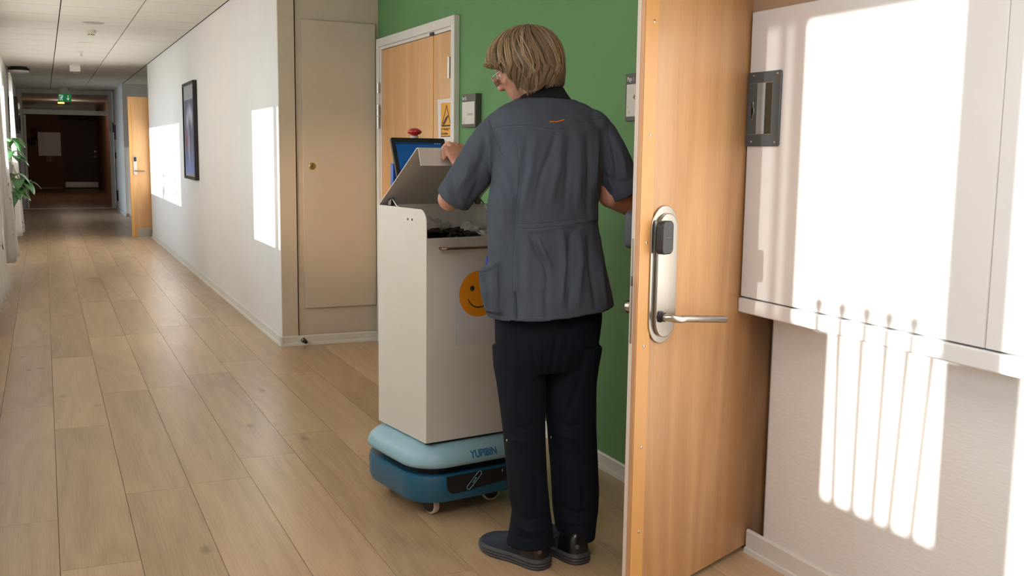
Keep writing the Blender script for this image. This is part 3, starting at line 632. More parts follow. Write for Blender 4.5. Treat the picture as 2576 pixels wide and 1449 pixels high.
disc('ceiling_disc', 'flat disc in the dark part of the ceiling before the exit sign', 'ceiling disc', 181, 196, .10, [(0.01, .008), (.9, .008), (1, 0)], pale)
p = onZ(43, 168, CH); t = thing('ceiling_lamp', 'round dark rimmed ceiling lamp at the left over the curtains', 'lamp', (p.x, p.y, CH))
MB().lathe([(.001, 0), (.12, 0), (.12, .012), (.15, .02), (.16, .055), (.001, .055)], (p.x+.02, p.y, CH), -Z_, 32).obj('housing', blackp, t, smooth=35)
MB().lathe([(.001, .05), (.15, .05), (.14, .085), (.10, .10), (.001, .105)], (p.x+.02, p.y, CH), -Z_, 32).obj('lamp_cover', trimw, t, smooth=40)

# ------------------------------------------------------------------ maple door standing open by the alcove
YD = 16.40
l0 = onY(333, 598, YD).x; z1 = onY(325, 243, YD).z; l1 = l0+.92
t = thing('door_3', 'maple door standing open at the end of the white corridor wall', 'door', (l0+.45, YD, 0), kind='structure')
bx('leaf', (l0+.045, YD, .01), (l1, YD+.04, z1), maple2, t, bev=.002)
bx('edge_lipping', (l0, YD, .01), (l0+.045, YD+.04, z1), lipping, t, bev=.002)
k0, k1 = onY(349, 596, YD), onY(384, 573, YD)
bx('kick_plate', (k0.x, YD-.003, k0.z), (l1-.02, YD, k1.z), steel, t)
h0, h1 = onY(341, 441, YD), onY(341, 393, YD)
hp = MB().prism(stad(h0.x, h0.z, h1.z, .027), .012, frame((0, YD, 0), X_, Z_, -Y_)).obj('handle_plate', steel, t, bev=.003)
MB().prism(rrect(h0.x-.018, onY(341, 406, YD).z, h0.x+.018, onY(341, 395, YD).z, .008), .02, frame((0, YD-.012, 0), X_, Z_, -Y_)).obj('card_reader', blackp, hp, bev=.003)
zz = onY(345, 430, YD).z; MB().tube([(h0.x, YD-.01, zz), (h0.x, YD-.05, zz), (h0.x+.02, YD-.06, zz), (h0.x+.14, YD-.06, zz)], .0105, 14).obj('lever', steel, t, smooth=50)

# ------------------------------------------------------------------ glazed partition at the far end
YP = 24.5
t = thing('window_7', 'grey white framed glazed partition closing the corridor far away', 'partition', (.45, YP, 0), kind='structure')
pxl, pxr = XL+.005, 1.43
def pz(v): return onY(165, v, YP).z
m = MB().box((pxl, YP-.04, 0), (pxl+.09, YP+.04, CH)).box((pxr-.09, YP-.04, 0), (pxr-.0, YP+.04, CH))
m.obj('post', trimw, t, bev=.004)
MB().box((pxl+.09, YP-.04, CH-.09), (pxr-.09, YP+.04, CH)).obj('head_rail', trimw, t, bev=.004)
ztr = pz(283); MB().box((pxl+.09, YP-.05, ztr-.05), (pxr-.09, YP+.05, ztr+.05)).obj('transom', trimw, t, bev=.004)
MB().box((pxl+.09, YP-.004, ztr+.05), (pxr-.09, YP+.004, CH-.09)).obj('transom_pane', glass, t)
mm = MB().box((pxl+.10, YP+.05, 0.01), (pxl+.14, YP+.95, ztr-.06)); mm.obj('open_leaf', trimw, t, bev=.003)
bx('threshold', (pxl, YP-.05, 0), (pxr, YP+.05, .012), steel, t)
# exit sign under the ceiling
g_exit = mat('exit sign green', s2l('#1f8a4c'), .4, emis=s2l('#1f8a4c'), es=.35)
p = onY(163, 246, 23.6); sw = (onY(180, 246, 23.6).x-onY(147, 246, 23.6).x)
t = thing('exit_sign', 'green emergency exit sign with running figure and arrow below the ceiling', 'sign', (p.x, 23.6, CH))
zc = p.z; sh = onY(163, 237, 23.6).z-onY(163, 256, 23.6).z
bx('housing', (p.x-sw*.3, 23.58, zc+sh/2), (p.x+sw*.3, 23.64, CH), trimw, t)
bd = bx('sign_face', (p.x-sw/2, 23.6, zc-sh/2), (p.x+sw/2, 23.62, zc+sh/2), g_exit, t)
EM = frame((p.x, 23.599, zc), X_, Z_, -Y_); wq = mat('lit white symbol', s2l('#e8f0e8'), .5, emis=s2l('#dfe8e0'), es=.3)
m = MB(); m.prism([(-.8*sw/2, -.38*sh), (-.7*sw/2, -.38*sh), (-.7*sw/2, .38*sh), (-.8*sw/2, .38*sh)], .002, EM)
m.prism([(-.8*sw/2, .30*sh), (-.25*sw/2, .30*sh), (-.25*sw/2, .38*sh), (-.8*sw/2, .38*sh)], .002, EM)
m.ell((p.x-.38*sw/2, 23.598, zc+.2*sh), (.018, .003, .018), n=10, m=6)
def seg(a, b, wd): 
    a = Vector((*a, 0)); b = Vector((*b, 0)); n = (b-a).normalized(); s = Vector((-n.y, n.x, 0))*wd/2; m.prism([(a-s)[:2], (b-s)[:2], (b+s)[:2], (a+s)[:2]], .002, EM)
for a, b in (((-.45, .12), (-.52, -.1)), ((-.52, -.1), (-.38, -.22)), ((-.38, -.22), (-.42, -.38)), ((-.52, -.1), (-.68, -.3)), ((-.45, .1), (-.3, 0)), ((-.46, .1), (-.64, .02))): seg((a[0]*sw/2, a[1]*sh), (b[0]*sw/2, b[1]*sh), .016)
m.obj('running_figure', wq, t)
m = MB(); seg((.5*sw/2, .34*sh), (.5*sw/2, -.2*sh), .018); m.prism([(.5*sw/2, -.38*sh), (.78*sw/2, -.02*sh), (.5*sw/2, -.14*sh), (.22*sw/2, -.02*sh)], .002, EM); m.obj('down_arrow', wq, t)
p2 = onY(154, 256, 23.4); warm = mat('lit warm lens', s2l('#ffd68a'), .5, emis=s2l('#ffcf7a'), es=1.4)
t = thing('emergency_lamp', 'small glowing warm lamp hanging just below the exit sign', 'lamp', (p2.x, 23.68, p2.z))
MB().box((p2.x-.065, 23.60, p2.z-.03), (p2.x+.065, 23.72, p2.z+.004)).obj('lamp_lens', warm, t, bev=.01)
MB().cyl((p2.x, 23.68, p2.z+.0), (p2.x, 23.68, CH), .008, 10).obj('stem', trimw, t)

# ------------------------------------------------------------------ things in the dark hallway
YH = 36.0
def yh(u, v, o=0): return onY(u, v, YH-o)
t = thing('door_4', 'grey brown far door with steel kick plate at the end of the dark hallway', 'door', (1.0, YH, 0), kind='structure')
q0, q1 = yh(163, 472), yh(243, 304)
bx('leaf', (q0.x, YH-.06, .01), (q1.x, YH-.001, q1.z), mat('grey brown door', s2l('#8d7f70'), .5, var=.03), t)
bx('kick_plate', (q0.x+.03, YH-.066, .05), (q1.x-.03, YH-.06, .22), steel, t)
bx('door_frame', (q1.x, YH-.12, 0), (q1.x+.17, YH, CH-.05), mat('dark red frame', s2l('#5c2418'), .5, var=.04), t)
bx('header', (q0.x-.08, YH-.12, q1.z), (q1.x, YH, yh(160, 284).z), blackp, t)
hk = yh(239, 394, .07); MB().lathe([(.001, 0), (.03, 0), (.03, .02), (.001, .02)], (hk.x, YH-.06, hk.z), -Y_, 16).cyl((hk.x-.02, YH-.09, hk.z), (hk.x-.14, YH-.09, hk.z), .012, 10).obj('lever', steel, t, smooth=40)
hk = yh(239, 381, .07); MB().lathe([(.001, 0), (.03, 0), (.03, .02), (.001, .02)], (hk.x, YH-.06, hk.z), -Y_, 16).obj('lock_rose', steel, t, smooth=40)
red = mat('alarm red', s2l('#a32a1c'), .4, var=.05)
c = yh(85, 332); t = thing('alarm_bell', 'red round alarm bell on the far hallway wall', 'alarm', (c.x, YH-.05, c.z))
MB().lathe([(.001, .09), (.05, .08), (.1, .05), (.11, .0), (.001, 0)], (c.x, YH, c.z), -Y_, 20).obj('dome', red, t, smooth=50)
bx('back_box', (c.x-.09, YH-.05, c.z-.26), (c.x+.09, YH, c.z-.12), blackp, t)
for u, v, s_, lab in ((70, 354, .07, 'small dark wall switch at the left of the alarm bell'), (81, 358, .09, 'dark square wall switch below the alarm bell')):
    c = yh(u, v); o = bx('wall_switch', (c.x-s_, YH-.03, c.z-s_), (c.x+s_, YH, c.z+s_), blackp, None, .005); tag(o, lab, 'switch')
a, b = yh(97, 392), yh(152, 333)
o = bx('notice_board', (a.x, YH-.03, a.z), (b.x, YH-.001, b.z), mat('glossy board', s2l('#d8cbbd'), .12, var=.03, coat=.8), None, .004); tag(o, 'pale glossy board on the far hallway wall', 'board')
a, b = yh(117, 407), yh(130, 393)
o = bx('dispenser', (a.x, YH-.1, a.z), (b.x, YH, b.z), trimw, None, .01); tag(o, 'small pale dispenser under the glossy board', 'dispenser')

# right stub wall beside the partition
for y_, u, v0, v1, w_, lab in ((22.9, 286, 333, 309, .02, 'thin dark plate on the bluish stub wall, nearer the partition'), (22.3, 291, 351, 314, .02, 'long thin dark plate on the bluish stub wall'), (22.0, 292, 399, 384, .03, 'short dark plate at lever height on the bluish stub wall')):
    z0, z1_ = onX(u, v0, 1.43).z, onX(u, v1, 1.43).z; yy = onX(u, v0, 1.43).y
    tag(bx('wall_plate', (1.415, yy-.12, z0), (1.43, yy+.12, z1_), blackp, None, .002), lab, 'plate')
yy = onX(298, 515, 1.43); tag(bx('wall_socket', (1.405, yy.y-.1, .2), (1.43, yy.y+.1, .42), blackp, None, .004), 'black wall socket low on the bluish stub wall', 'socket')
c = onY(307, 337, 21.4); tag(bx('light_switch', (1.47, 21.385, c.z-.05), (1.53, 21.4, c.z+.05), trimw, None, .003), 'white light switch on the alcove wall edge', 'switch')
# dark display on the left wall
t = thing('wall_display', 'dark wall mounted display at the left between curtain and partition', 'display', (XL+.05, 20, 1.6))
bx('screen_body', (XL+.001, 18.2, 1.56), (XL+.13, 19.9, 2.12), blackp, t, .01)
bx('screen_bezel', (XL+.13, 18.25, 1.60), (XL+.134, 19.85, 2.08), mat('dark screen glass', (.008, .008, .01), .12), t)

# ------------------------------------------------------------------ potted plant between the curtains
leafm = mat('glossy leaf', s2l('#3f6a38'), .35, var=.25, vs=14, coat=.3); leafm2 = mat('leaf underside', s2l('#7f9a78'), .5, var=.15, vs=14)
stemm = mat('plant stem', s2l('#6b7446'), .6, var=.15); terr = mat('pot ceramic', s2l('#d6d0c4'), .5, var=.05)
px_, py_ = -.51, 14.0
SZ = 1.146
t = thing('trailing_plant', 'leafy green plant leaning out between the curtains', 'plant', (px_, py_, SZ))
MB().lathe([(.001, 0), (.055, 0), (.072, .11), (.078, .115), (.078, .13), (.068, .13), (.064, .115), (.001, .115)], (px_, py_, SZ), Z_, 28).obj('pot', terr, t, smooth=40)
MB().lathe([(.001, .0), (.062, .0), (.05, .006), (.001, .008)], (px_, py_, SZ+.114), Z_, 20).obj('soil', oak_gap, t, smooth=40)
def leaf(base, d, ln, wd, droop, m=leafm):
    d = Vector(d).normalized(); s = d.cross(Z_); s = s.normalized() if s.length > .1 else X_; n = 9; vs = []; fs = []
    for i in range(n):
        a = i/(n-1); c = Vector(base)+d*ln*a-Z_*droop*a*a*ln; w_ = wd*math.sin(math.pi*min(.999, max(.001, a**.8)))**.75*.5
        up_ = s.cross(d).normalized()
        vs += [c-s*w_+up_*w_*.25, c, c+s*w_+up_*w_*.25]
    for i in range(n-1):
        k = i*3; fs += [(k, k+1, k+4, k+3), (k+1, k+2, k+5, k+4)]
    o = MB().add(vs, fs).obj('leaf', m, t, smooth=80); so2 = o.modifiers.new('thick', 'SOLIDIFY'); so2.thickness = .0015
rp = random.Random(3)
stems = [[(px_, py_, 1.26), (px_+.06, py_, 1.36), (px_+.13, py_-.02, 1.42), (px_+.17, py_-.03, 1.43)], [(px_, py_+.02, 1.26), (px_+.11, py_, 1.34), (px_+.17, py_-.02, 1.29), (px_+.19, py_-.03, 1.22)],
         [(px_+.01, py_, 1.26), (px_+.11, py_-.02, 1.30), (px_+.17, py_-.04, 1.12), (px_+.20, py_-.06, .98), (px_+.27, py_-.08, .90)], [(px_+.01, py_-.02, 1.26), (px_+.12, py_-.05, 1.30), (px_+.17, py_-.08, 1.08), (px_+.19, py_-.1, .88), (px_+.21, py_-.12, .78)],
         [(px_+.01, py_-.02, 1.26), (px_+.12, py_+.05, 1.29), (px_+.18, py_+.04, 1.05), (px_+.24, py_+.02, .92), (px_+.33, py_, .90)]]
sm = []
for P_ in stems:
    P_ = [Vector(p) for p in P_]; pts = []
    for k in range(8):
        f = k/7*(len(P_)-1); i = min(int(f), len(P_)-2); pts.append(P_[i].lerp(P_[i+1], f-i))
    MB().tube(pts, [.005-.0004*k for k in range(8)], 8).obj('stem', stemm, t, smooth=60)
    sm.append(pts)
ph = 0
for si, pts in enumerate(sm):
    rng_ = range(5, 8) if si > 1 else range(5, 8, 2)
    for k in rng_:
        for q in range(2 if k < 7 else 4):
            ph += 2.399; el = rp.uniform(-.1, .5); rr = rp.uniform(.8, 1.1)
            d = Vector((math.cos(ph), math.sin(ph)*.9, el))
            if pts[k].x + d.x*.15 < XL+.06: d.x = abs(d.x)+.2
            leaf(pts[k], d, .16*rr, .135*rr, rp.uniform(.5, 1.3), leafm if rp.random() < .8 else leafm2)

# ------------------------------------------------------------------ robot with white waste cabinet
zb = .285; th = R(-9.0)
RA = onZ(1072, 1117, zb); RA.z = 0
ru, rv = Vector((math.cos(th), -math.sin(th), 0)), Vector((math.sin(th), math.cos(th), 0))
RM = frame(RA, ru, rv, Z_)
def rp_(x, y, z): return RM @ Vector((x, y, z))
BW, BD, ZT, ZF = .45, .392, 1.142, 1.04
rob = thing('service_robot', 'low blue wheeled robot carrying a tall white waste cabinet with open lid', 'robot', tuple(rp_(.2, .2, 0)))
bl1 = mat('dark petrol blue shell', s2l('#1d5c7c'), .38, var=.02, coat=.2); bl2 = mat('pale blue shell', s2l('#8fb4c4'), .45, var=.02)
cream = mat('cream tyre', s2l('#d2c6b4'), .6, var=.04); letter = mat('blue lettering', s2l('#2c6c97'), .5, var=.03)
def rr_ring(x0, y0, x1, y1, r, z, n=8): return [rp_(x, y, z) for x, y in rrect(x0, y0, x1, y1, r, n)]
gx0, gx1, gy0, gy1 = -.062, BW+.062, -.055, .455
def ringi(ins, z, r=.13): return rr_ring(gx0+ins, gy0+ins, gx1-ins, gy1-ins, r-ins*.6, z)
MB().loft([ringi(.05, .070), ringi(.022, .062), ringi(.010, .068), ringi(.002, .088), ringi(.0, .155), ringi(.003, .168), ringi(.010, .171), ringi(.03, .166)]).obj('lower_shell', bl1, rob, smooth=35)
MB().loft([ringi(.045, .165), ringi(.045, .21)]).obj('black_gap', blackp, rob, smooth=35)
MB().loft([ringi(.03, .201), ringi(.006, .197), ringi(-.003, .203), ringi(-.004, .218), ringi(.006, .243), ringi(.025, .262), ringi(.06, .276), ringi(.09, .280)]).obj('top_shell', bl2, rob, smooth=60)
# black side panel following the lower shell at the front right, with a key-shaped line mark
def shell_pt(s, z, off=.0015):
    """s metres along the front face from the left corner's centre"""
    return rp_(s, gy0-off, z)
zt_ = .166
ol = [(.055, zt_)] + [(.055+.006*k, zt_-.02-.066*math.sin(k/6*math.pi/2)) for k in range(1, 1)] + [(.057, .13), (.062, .112), (.072, .102), (.088, .098), (.14, .100), (.20, .106), (.27, .112), (.40, .112), (.40, zt_)]
MB().prism(ol[::-1], .0025, frame(rp_(0, gy0-.0002, 0), ru, Z_, -rv)).obj('side_panel', blackp, rob, bev=.0008)
LM = frame(rp_(0, gy0-.003, 0), ru, Z_, -rv)
linem = mat('pale blue line', s2l('#8fc3dc'), .5, var=.02)
c0, c1 = Vector((.150, .112)), Vector((.196, .158)); ax = (c1-c0).normalized(); pe = Vector((-ax.y, ax.x)); rr_ = .0085
path = [c1+ax*rr_*math.sin(a)+pe*rr_*math.cos(a) for a in [math.pi*k/8 for k in range(9)]] + [c0-ax*rr_*math.sin(a)-pe*rr_*math.cos(a) for a in [math.pi*k/8 for k in range(9)]]
MB().tube([LM @ Vector((p.x, p.y, 0)) for p in path], .0011, 6, closed=True).obj('key_outline_mark', linem, rob)
mk = MB().tube([LM @ Vector((.166, .126, 0)), LM @ Vector((.178, .139, 0))], .0011, 6).ell(LM @ Vector((.180, .142, 0)), (.003, .002, .003)).obj('key_shaft_mark', linem, rob)
MB().box((.295, .148, 0), (.299, .158, .001), LM).obj('panel_tick', linem, rob)
# lettering on the pale shell's slope
q = rp_(.152, gy0+.004, .2215); zdir = (Z_*.91+rv*.41).normalized()
text('lettering', 'YUPIBIN', .040, frame(rp_(.158, gy0-.0050, .2225), ru, zdir), letter, rob, sx=.78, bold=.0008)
def caster(x, y, ang, nm='caster'):
    c = rp_(x, y, .038); d = ru*math.cos(ang)+rv*math.sin(ang)       # wheel axis
    k = MB().lathe([(.001, -.012), (.030, -.012), (.037, -.009), (.038, 0), (.037, .009), (.030, .012), (.001, .012)], c, d, 28).obj(nm, cream, rob, smooth=40)
    MB().lathe([(.001, -.018), (.025, -.018), (.029, -.012), (.029, .012), (.001, .012)], c, d, 24).obj('hub', blackp, k, smooth=40)
    MB().box((-.013, -.013, .02), (.013, .013, .066), RM @ Matrix.Translation((x, y, 0))).obj('fork', blackp, k, bev=.003)
caster(.045, .040, .15); caster(.315, .055, 1.35); caster(.06, .38, .2); caster(.39, .36, .1)
# tall cabinet (sheet metal)
tk = .003
cabn = MB()
sidep = [(0, zb), (BD, zb), (BD, ZT), (.048, ZT)] + [(.048-.046*math.sin(a), ZT-.046*(1-math.cos(a))) for a in [math.pi/2*k/8 for k in range(1, 9)]] + [(0, ZF)]
for nm, x in (('side_panel', 0), ('side_panel', BW-tk)):
    MB().prism(sidep, tk, frame(rp_(x, 0, 0), rv, Z_, ru)).obj(nm, metalw, rob)
MB().box((tk, 0, zb), (BW-tk, tk, ZF), RM).obj('front_panel', metalw, rob)
MB().box((tk, tk, ZF-.004), (BW-tk, .022, ZF-.001), RM).obj('front_flange', metalw, rob)
MB().box((tk, BD-tk, zb), (BW-tk, BD, ZT), RM).obj('back_panel', metalw, rob)
MB().box((tk, tk, zb), (BW-tk, BD-tk, zb+.003), RM).obj('bottom_panel', metalw, rob)
MB().box((tk, .03, 1.0), (BW-tk, BD-tk, 1.003), RM).obj('inner_shelf', metalin, rob)
MB().box((-.001, -.0015, zb-.003), (BW+.001, .006, zb+.001), RM).obj('bottom_lip', blackp, rob)
for y in (.143, .109): MB().lathe([(.0001, .0), (.0045, .0), (.0045, .0012), (.0001, .0012)], rp_(0, y, 1.101), -ru, 12).obj('rivet_hole', blackp, rob)
# handle bar
hb = [(.055, 0, 1.003), (.055, -.018, 1.003), (.058, -.026, 1.003), (.066, -.03, 1.003), (BW-.066, -.03, 1.003), (BW-.058, -.026, 1.003), (BW-.055, -.018, 1.003), (BW-.055, 0, 1.003)]
MB().tube([rp_(*p) for p in hb], .0052, 14).obj('handle_bar', mat('bronze steel', s2l('#a08f7c'), .3, 1, var=.05), rob, smooth=60)
# lid: hinged along the back edge, held half open, with a folded front flange
hy, hz, ay, az = BD-.002, ZT+.002, .078, 1.364
fy, fz = .050, 1.298
prof = [(hy, hz), (ay+.026, az-.018), (ay+.016, az-.0105), (ay+.008, az-.0045), (ay+.001, az-.002), (ay-.006, az-.0035), (ay-.011, az-.010), (ay-.014, az-.020), (fy, fz)]
LIDX0, LIDX1 = .004, BW-.004
def sheet(prof, x0, x1, t_):
    vs = []; n = len(prof)
    nr = []
    for i in range(n):
        a = Vector(prof[max(0, i-1)]); b = Vector(prof[min(n-1, i+1)]); d = (b-a).normalized(); nr.append(Vector((-d.y, d.x)))
    A_ = [Vector(p) for p in prof]; B_ = [A_[i]+nr[i]*t_ for i in range(n)]
    lo = A_+B_[::-1]
    return [(p.x, p.y) for p in lo]
ls = sheet(prof, 0, 0, .003)
lid = MB().prism(ls, LIDX1-LIDX0, frame(rp_(LIDX0, 0, 0), rv, Z_, ru)).obj('lid', metalw, rob)
for x in (.03, BW-.03):
    s0, s1 = rp_(x, .325, 1.166), rp_(x, .200, 1.085)
    mid = s0.lerp(s1, .35)
    st_ = MB().cyl(s0, mid, .003, 10).obj('strut_rod', chrome, rob, smooth=50)
    MB().cyl(mid, s1, .0065, 12).obj('strut_body', metalin, st_, smooth=50)
    MB().ell(s0, (.006, .006, .006)).obj('ball_joint', darksteel, st_, smooth=60)
    MB().box((x-.008, .325, 1.140), (x+.008, .350, 1.166), RM).obj('hinge_bracket', darksteel, rob, bev=.002)
MB().box((.10, .06, 1.02), (.102, .08, 1.075), RM).obj('guide_tab', chrome, rob)
# paper with the smiling face
pt = thing('smiley_sheet', 'white sheet with orange smiley face taped to the front of the waste cabinet', 'paper', tuple(rp_(.22, 0, .64)))
FM = frame(rp_(0, 0, 0), ru, Z_, -rv)
MB().prism([(.120, .640), (.330, .640), (.330, .925), (.120, .925)], .0007, FM @ Matrix.Translation((0, 0, .0003))).obj('sheet', mat('white sheet', s2l('#cbc6cb'), .65, var=.01), pt)
orange = mat('orange print', s2l('#e08c14'), .55, var=.03, vs=12)
cxs, czs, rs = .222, .828, .0865
MB().prism([(cxs+rs*math.cos(a), czs+rs*math.sin(a)) for a in [2*math.pi*k/64 for k in range(64)]], .0003, FM @ Matrix.Translation((0, 0, .0010))).obj('face_disc', orange, pt)
for sx in (-1, 1):
    MB().prism([(cxs+sx*.030+.0095*math.cos(a), czs+.021+.0105*math.sin(a)) for a in [2*math.pi*k/24 for k in range(24)]], .0003, FM @ Matrix.Translation((0, 0, .0014))).obj('eye', inkd, pt)
arc = [R(a) for a in range(205, 336, 6)]
o_ = [(cxs+.055*math.cos(a), czs+.006+.060*math.sin(a)) for a in arc]; i_ = [(cxs+.051*math.cos(a), czs+.006+.055*math.sin(a)) for a in arc]
sm_ = MB()
for k in range(len(arc)-1): sm_.prism([o_[k], o_[k+1], i_[k+1], i_[k]], .0003, FM @ Matrix.Translation((0, 0, .0014)))
sm_.obj('smile', inkd, pt)
# control tablet on a mast behind the cabinet, with the red stop button
tb0, tb1 = rp_(.112, .405, 1.262), rp_(.092, .462, 1.40)
tz = (rv*.36+Z_*.933).normalized(); TMx = frame(rp_(.212, .462, 1.402), ru, tz)
ta = MB().prism(rrect(-.122, -.17, .122, 0, .008), .012, TMx @ Matrix.Translation((0, 0, -.012))).obj('tablet', blackp, rob, bev=.002)
scr = mat('lit blue screen', s2l('#0b3c78'), .15, emis=s2l('#124a84'), es=.38)
MB().prism([(-.104, -.152), (.104, -.152), (.104, -.020), (-.104, -.020)], .0006, TMx).obj('screen', scr, ta)
MB().prism([(-.104, -.029), (.104, -.029), (.104, -.0205), (-.104, -.0205)], .0004, TMx @ Matrix.Translation((0, 0, .0006))).obj('status_bar', mat('dark blue bar', s2l('#0c2a55'), .2, emis=s2l('#0c2a55'), es=.4), ta)
for k in range(3): MB().prism([(.070+.011*k, -.0265), (.076+.011*k, -.0265), (.076+.011*k, -.0225), (.070+.011*k, -.0225)], .0003, TMx @ Matrix.Translation((0, 0, .001))).obj('status_icon', linem, ta)
MB().cyl(rp_(.215, .43, .25), rp_(.215, .47, 1.38), .016, 16).obj('mast', blackp, rob, smooth=40)
MB().box((.094, .448, 1.20), (.116, .47, 1.30), RM).obj('blue_side_box', mat('royal blue plastic', s2l('#1f4fb0'), .4, var=.05), rob, bev=.002)
MB().box((.11, .452, 1.245), (.215, .462, 1.262), RM).obj('box_arm', blackp, rob)
st = MB().lathe([(.001, 0), (.026, 0), (.026, .006), (.018, .012), (.0165, .026), (.001, .026)], rp_(.218, .502, 1.384), Z_, 24).obj('stop_button_base', mat('grey button collar', s2l('#b6b0aa'), .5, var=.03), rob, smooth=35)
MB().lathe([(.001, .022), (.012, .022), (.0135, .030), (.024, .034), (.0295, .041), (.0285, .046), (.015, .0555), (.001, .057)], rp_(.218, .502, 1.384), Z_, 28).obj('stop_button', mat('signal red', s2l('#b81722'), .35, var=.03, coat=.3), st, smooth=40)
MB().box((.16, .478, 1.368), (.27, .53, 1.384), RM).obj('button_bracket', blackp, rob, bev=.003)

# contents of the open tray: bin liner and cloths, each crumpled on its own
def crumple(name, c, r, m, lab, cat, seed, fr_=3.0, amp=.35, n=36, k2=9):
    mb = MB().ell((0, 0, 0), (1, 1, 1), n=n, m=n//2)
    for i, v in enumerate(mb.v):
        d = v.normalized(); q = d*fr_+Vector((seed*3.1, seed*1.7, seed))
        f = 1+amp*noise.turbulence(q, 3, True)-.5*amp + .10*abs(noise.noise(q*k2/3))
        mb.v[i] = rp_(min(.435, max(.012, c[0]+v.x*r[0]*f)), min(.375, max(.026, c[1]+v.y*r[1]*f)), max(1.0035, c[2]+v.z*r[2]*f))
    o = mb.obj(name, m, smooth=35); tag(o, lab, cat); return o
linerm = mat('black bin liner', s2l('#0c0c0e'), .22, var=.1, vs=30, spec=.6)
clothw = mat('white crumpled cloth', s2l('#c9c3c0'), .85, var=.05, vs=20, bump=.4, bs=60); clothg = mat('grey crumpled cloth', s2l('#a29b98'), .85, var=.06, vs=20, bump=.4, bs=60)
crumple('bin_liner', (.14, .105, 1.024), (.125, .075, .042), linerm, 'glossy black bin liner bunched in the open tray', 'bin liner', 1, 2.0, .55, 90)
crumple('cleaning_cloth', (.19, .31, 1.035), (.085, .055, .05), clothg, 'grey crumpled cloth behind the black bin liner', 'cloth', 2, 1.6, .5, 60)
crumple('cleaning_cloth', (.36, .29, 1.028), (.055, .06, .042), clothw, 'pale crumpled cloth deep in the tray, right of the grey one', 'cloth', 3, 1.6, .5, 60)
crumple('paper_towel', (.35, .105, 1.024), (.062, .06, .034), clothw, 'white crumpled paper at the right of the black bin liner', 'paper towel', 5, 2.2, .6, 60)

# ------------------------------------------------------------------ the person
import numpy as np
def remesh(mb, name, vox, smooth=6, fac=.5):
    me = mb.mesh(name); o = bpy.data.objects.new(name, me); col.objects.link(o)
    r = o.modifiers.new('r', 'REMESH'); r.mode = 'VOXEL'; r.voxel_size = vox; r.use_smooth_shade = True
    if smooth: s = o.modifiers.new('s', 'SMOOTH'); s.factor = fac; s.iterations = smooth
    bpy.context.view_layer.update()
    m2 = bpy.data.meshes.new_from_object(o.evaluated_get(bpy.context.evaluated_depsgraph_get()))
    bpy.data.objects.remove(o); bpy.data.meshes.remove(me); m2.name = name; m2.shade_smooth(); return m2
def coords(me):
    a = np.empty(len(me.vertices)*3); me.vertices.foreach_get('co', a); return a.reshape(-1, 3)
def normals(me):
    a = np.empty(len(me.vertices)*3); me.vertex_normals.foreach_get('vector', a); return a.reshape(-1, 3)
def setco(me, a): me.vertices.foreach_set('co', a.ravel()); me.update()
def ring_px(v, uL, uR, Yc, b, yw=0, ex=2.3, n=40, tilt=0):
    L = onY(uL, v, Yc); Rr = onY(uR, v, Yc); c = (L+Rr)/2; w_ = (Rr.x-L.x)/2; f = R(yw)
    a = math.sqrt(max(1e-4, w_*w_-(b*math.sin(f))**2))/math.cos(f); out = []
    for k in range(n):
        t_ = 2*math.pi*k/n; cx, sy = math.cos(t_), math.sin(t_)
        x = a*math.copysign(abs(cx)**(2/ex), cx); y = b*math.copysign(abs(sy)**(2/ex), sy)
        X = x*math.cos(f)-y*math.sin(f); Y = x*math.sin(f)+y*math.cos(f)
        out.append(Vector((c.x+X, c.y+Y, c.z+tilt*X)))
    return out
def limb(mb, pts, rs, n=20, cap=True, flat=1.0):
    return mb.tube(pts, rs, n, cap)
PERS = thing('person', 'person with short blond hair, grey work tunic and navy trousers, holding the open lid', 'person', tuple(onZ(1385, 1405)))
skin = mat('skin', s2l('#c08a74'), .5, var=.07, vs=25, bump=.15, bs=150); skin.node_tree.nodes['Principled BSDF'].inputs['Subsurface Weight'].default_value = .08
skin.node_tree.nodes['Principled BSDF'].inputs['Subsurface Radius'].default_value = (.01, .004, .002)
YAW = 16
def fabric(name, c, c2, rough=.85, sc=900):
    m = mat(name, c, rough, var=.06, vs=4, spec=.25); nt = m.node_tree; p = nt.nodes['Principled BSDF']
    tc = nd(nt, 'ShaderNodeTexCoord'); w1 = nd(nt, 'ShaderNodeTexNoise'); w1.inputs['Scale'].default_value = sc; w1.inputs['Detail'].default_value = 2
    mp = nd(nt, 'ShaderNodeMapping'); mp.inputs['Scale'].default_value = (1, 1, .12); nt.links.new(tc.outputs['Object'], mp.inputs[0]); nt.links.new(mp.outputs[0], w1.inputs[0])
    src = p.inputs['Base Color'].links[0].from_socket; mx = nd(nt, 'ShaderNodeMix', data_type='RGBA'); mx.blend_type = 'MULTIPLY'; mx.inputs[0].default_value = .45
    nt.links.new(src, mx.inputs[6]); nt.links.new(w1.outputs[0], mx.inputs[7]); g = nd(nt, 'ShaderNodeHueSaturation'); g.inputs['Value'].default_value = 1.3
    nt.links.new(mx.outputs[2], g.inputs['Color']); nt.links.new(g.outputs[0], p.inputs['Base Color'])
    b = nd(nt, 'ShaderNodeBump'); b.inputs['Strength'].default_value = .35; b.inputs['Distance'].default_value = .0006; nt.links.new(w1.outputs[0], b.inputs['Height']); nt.links.new(b.outputs[0], p.inputs['Normal'])
    return m
tunm = fabric('slate cotton', s2l('#4a525f'), None); trom = fabric('navy twill', s2l('#08111f'), None); knit = mat('black knit', s2l('#0b0e14'), .9, var=.1, vs=200, bump=.6, bs=500)

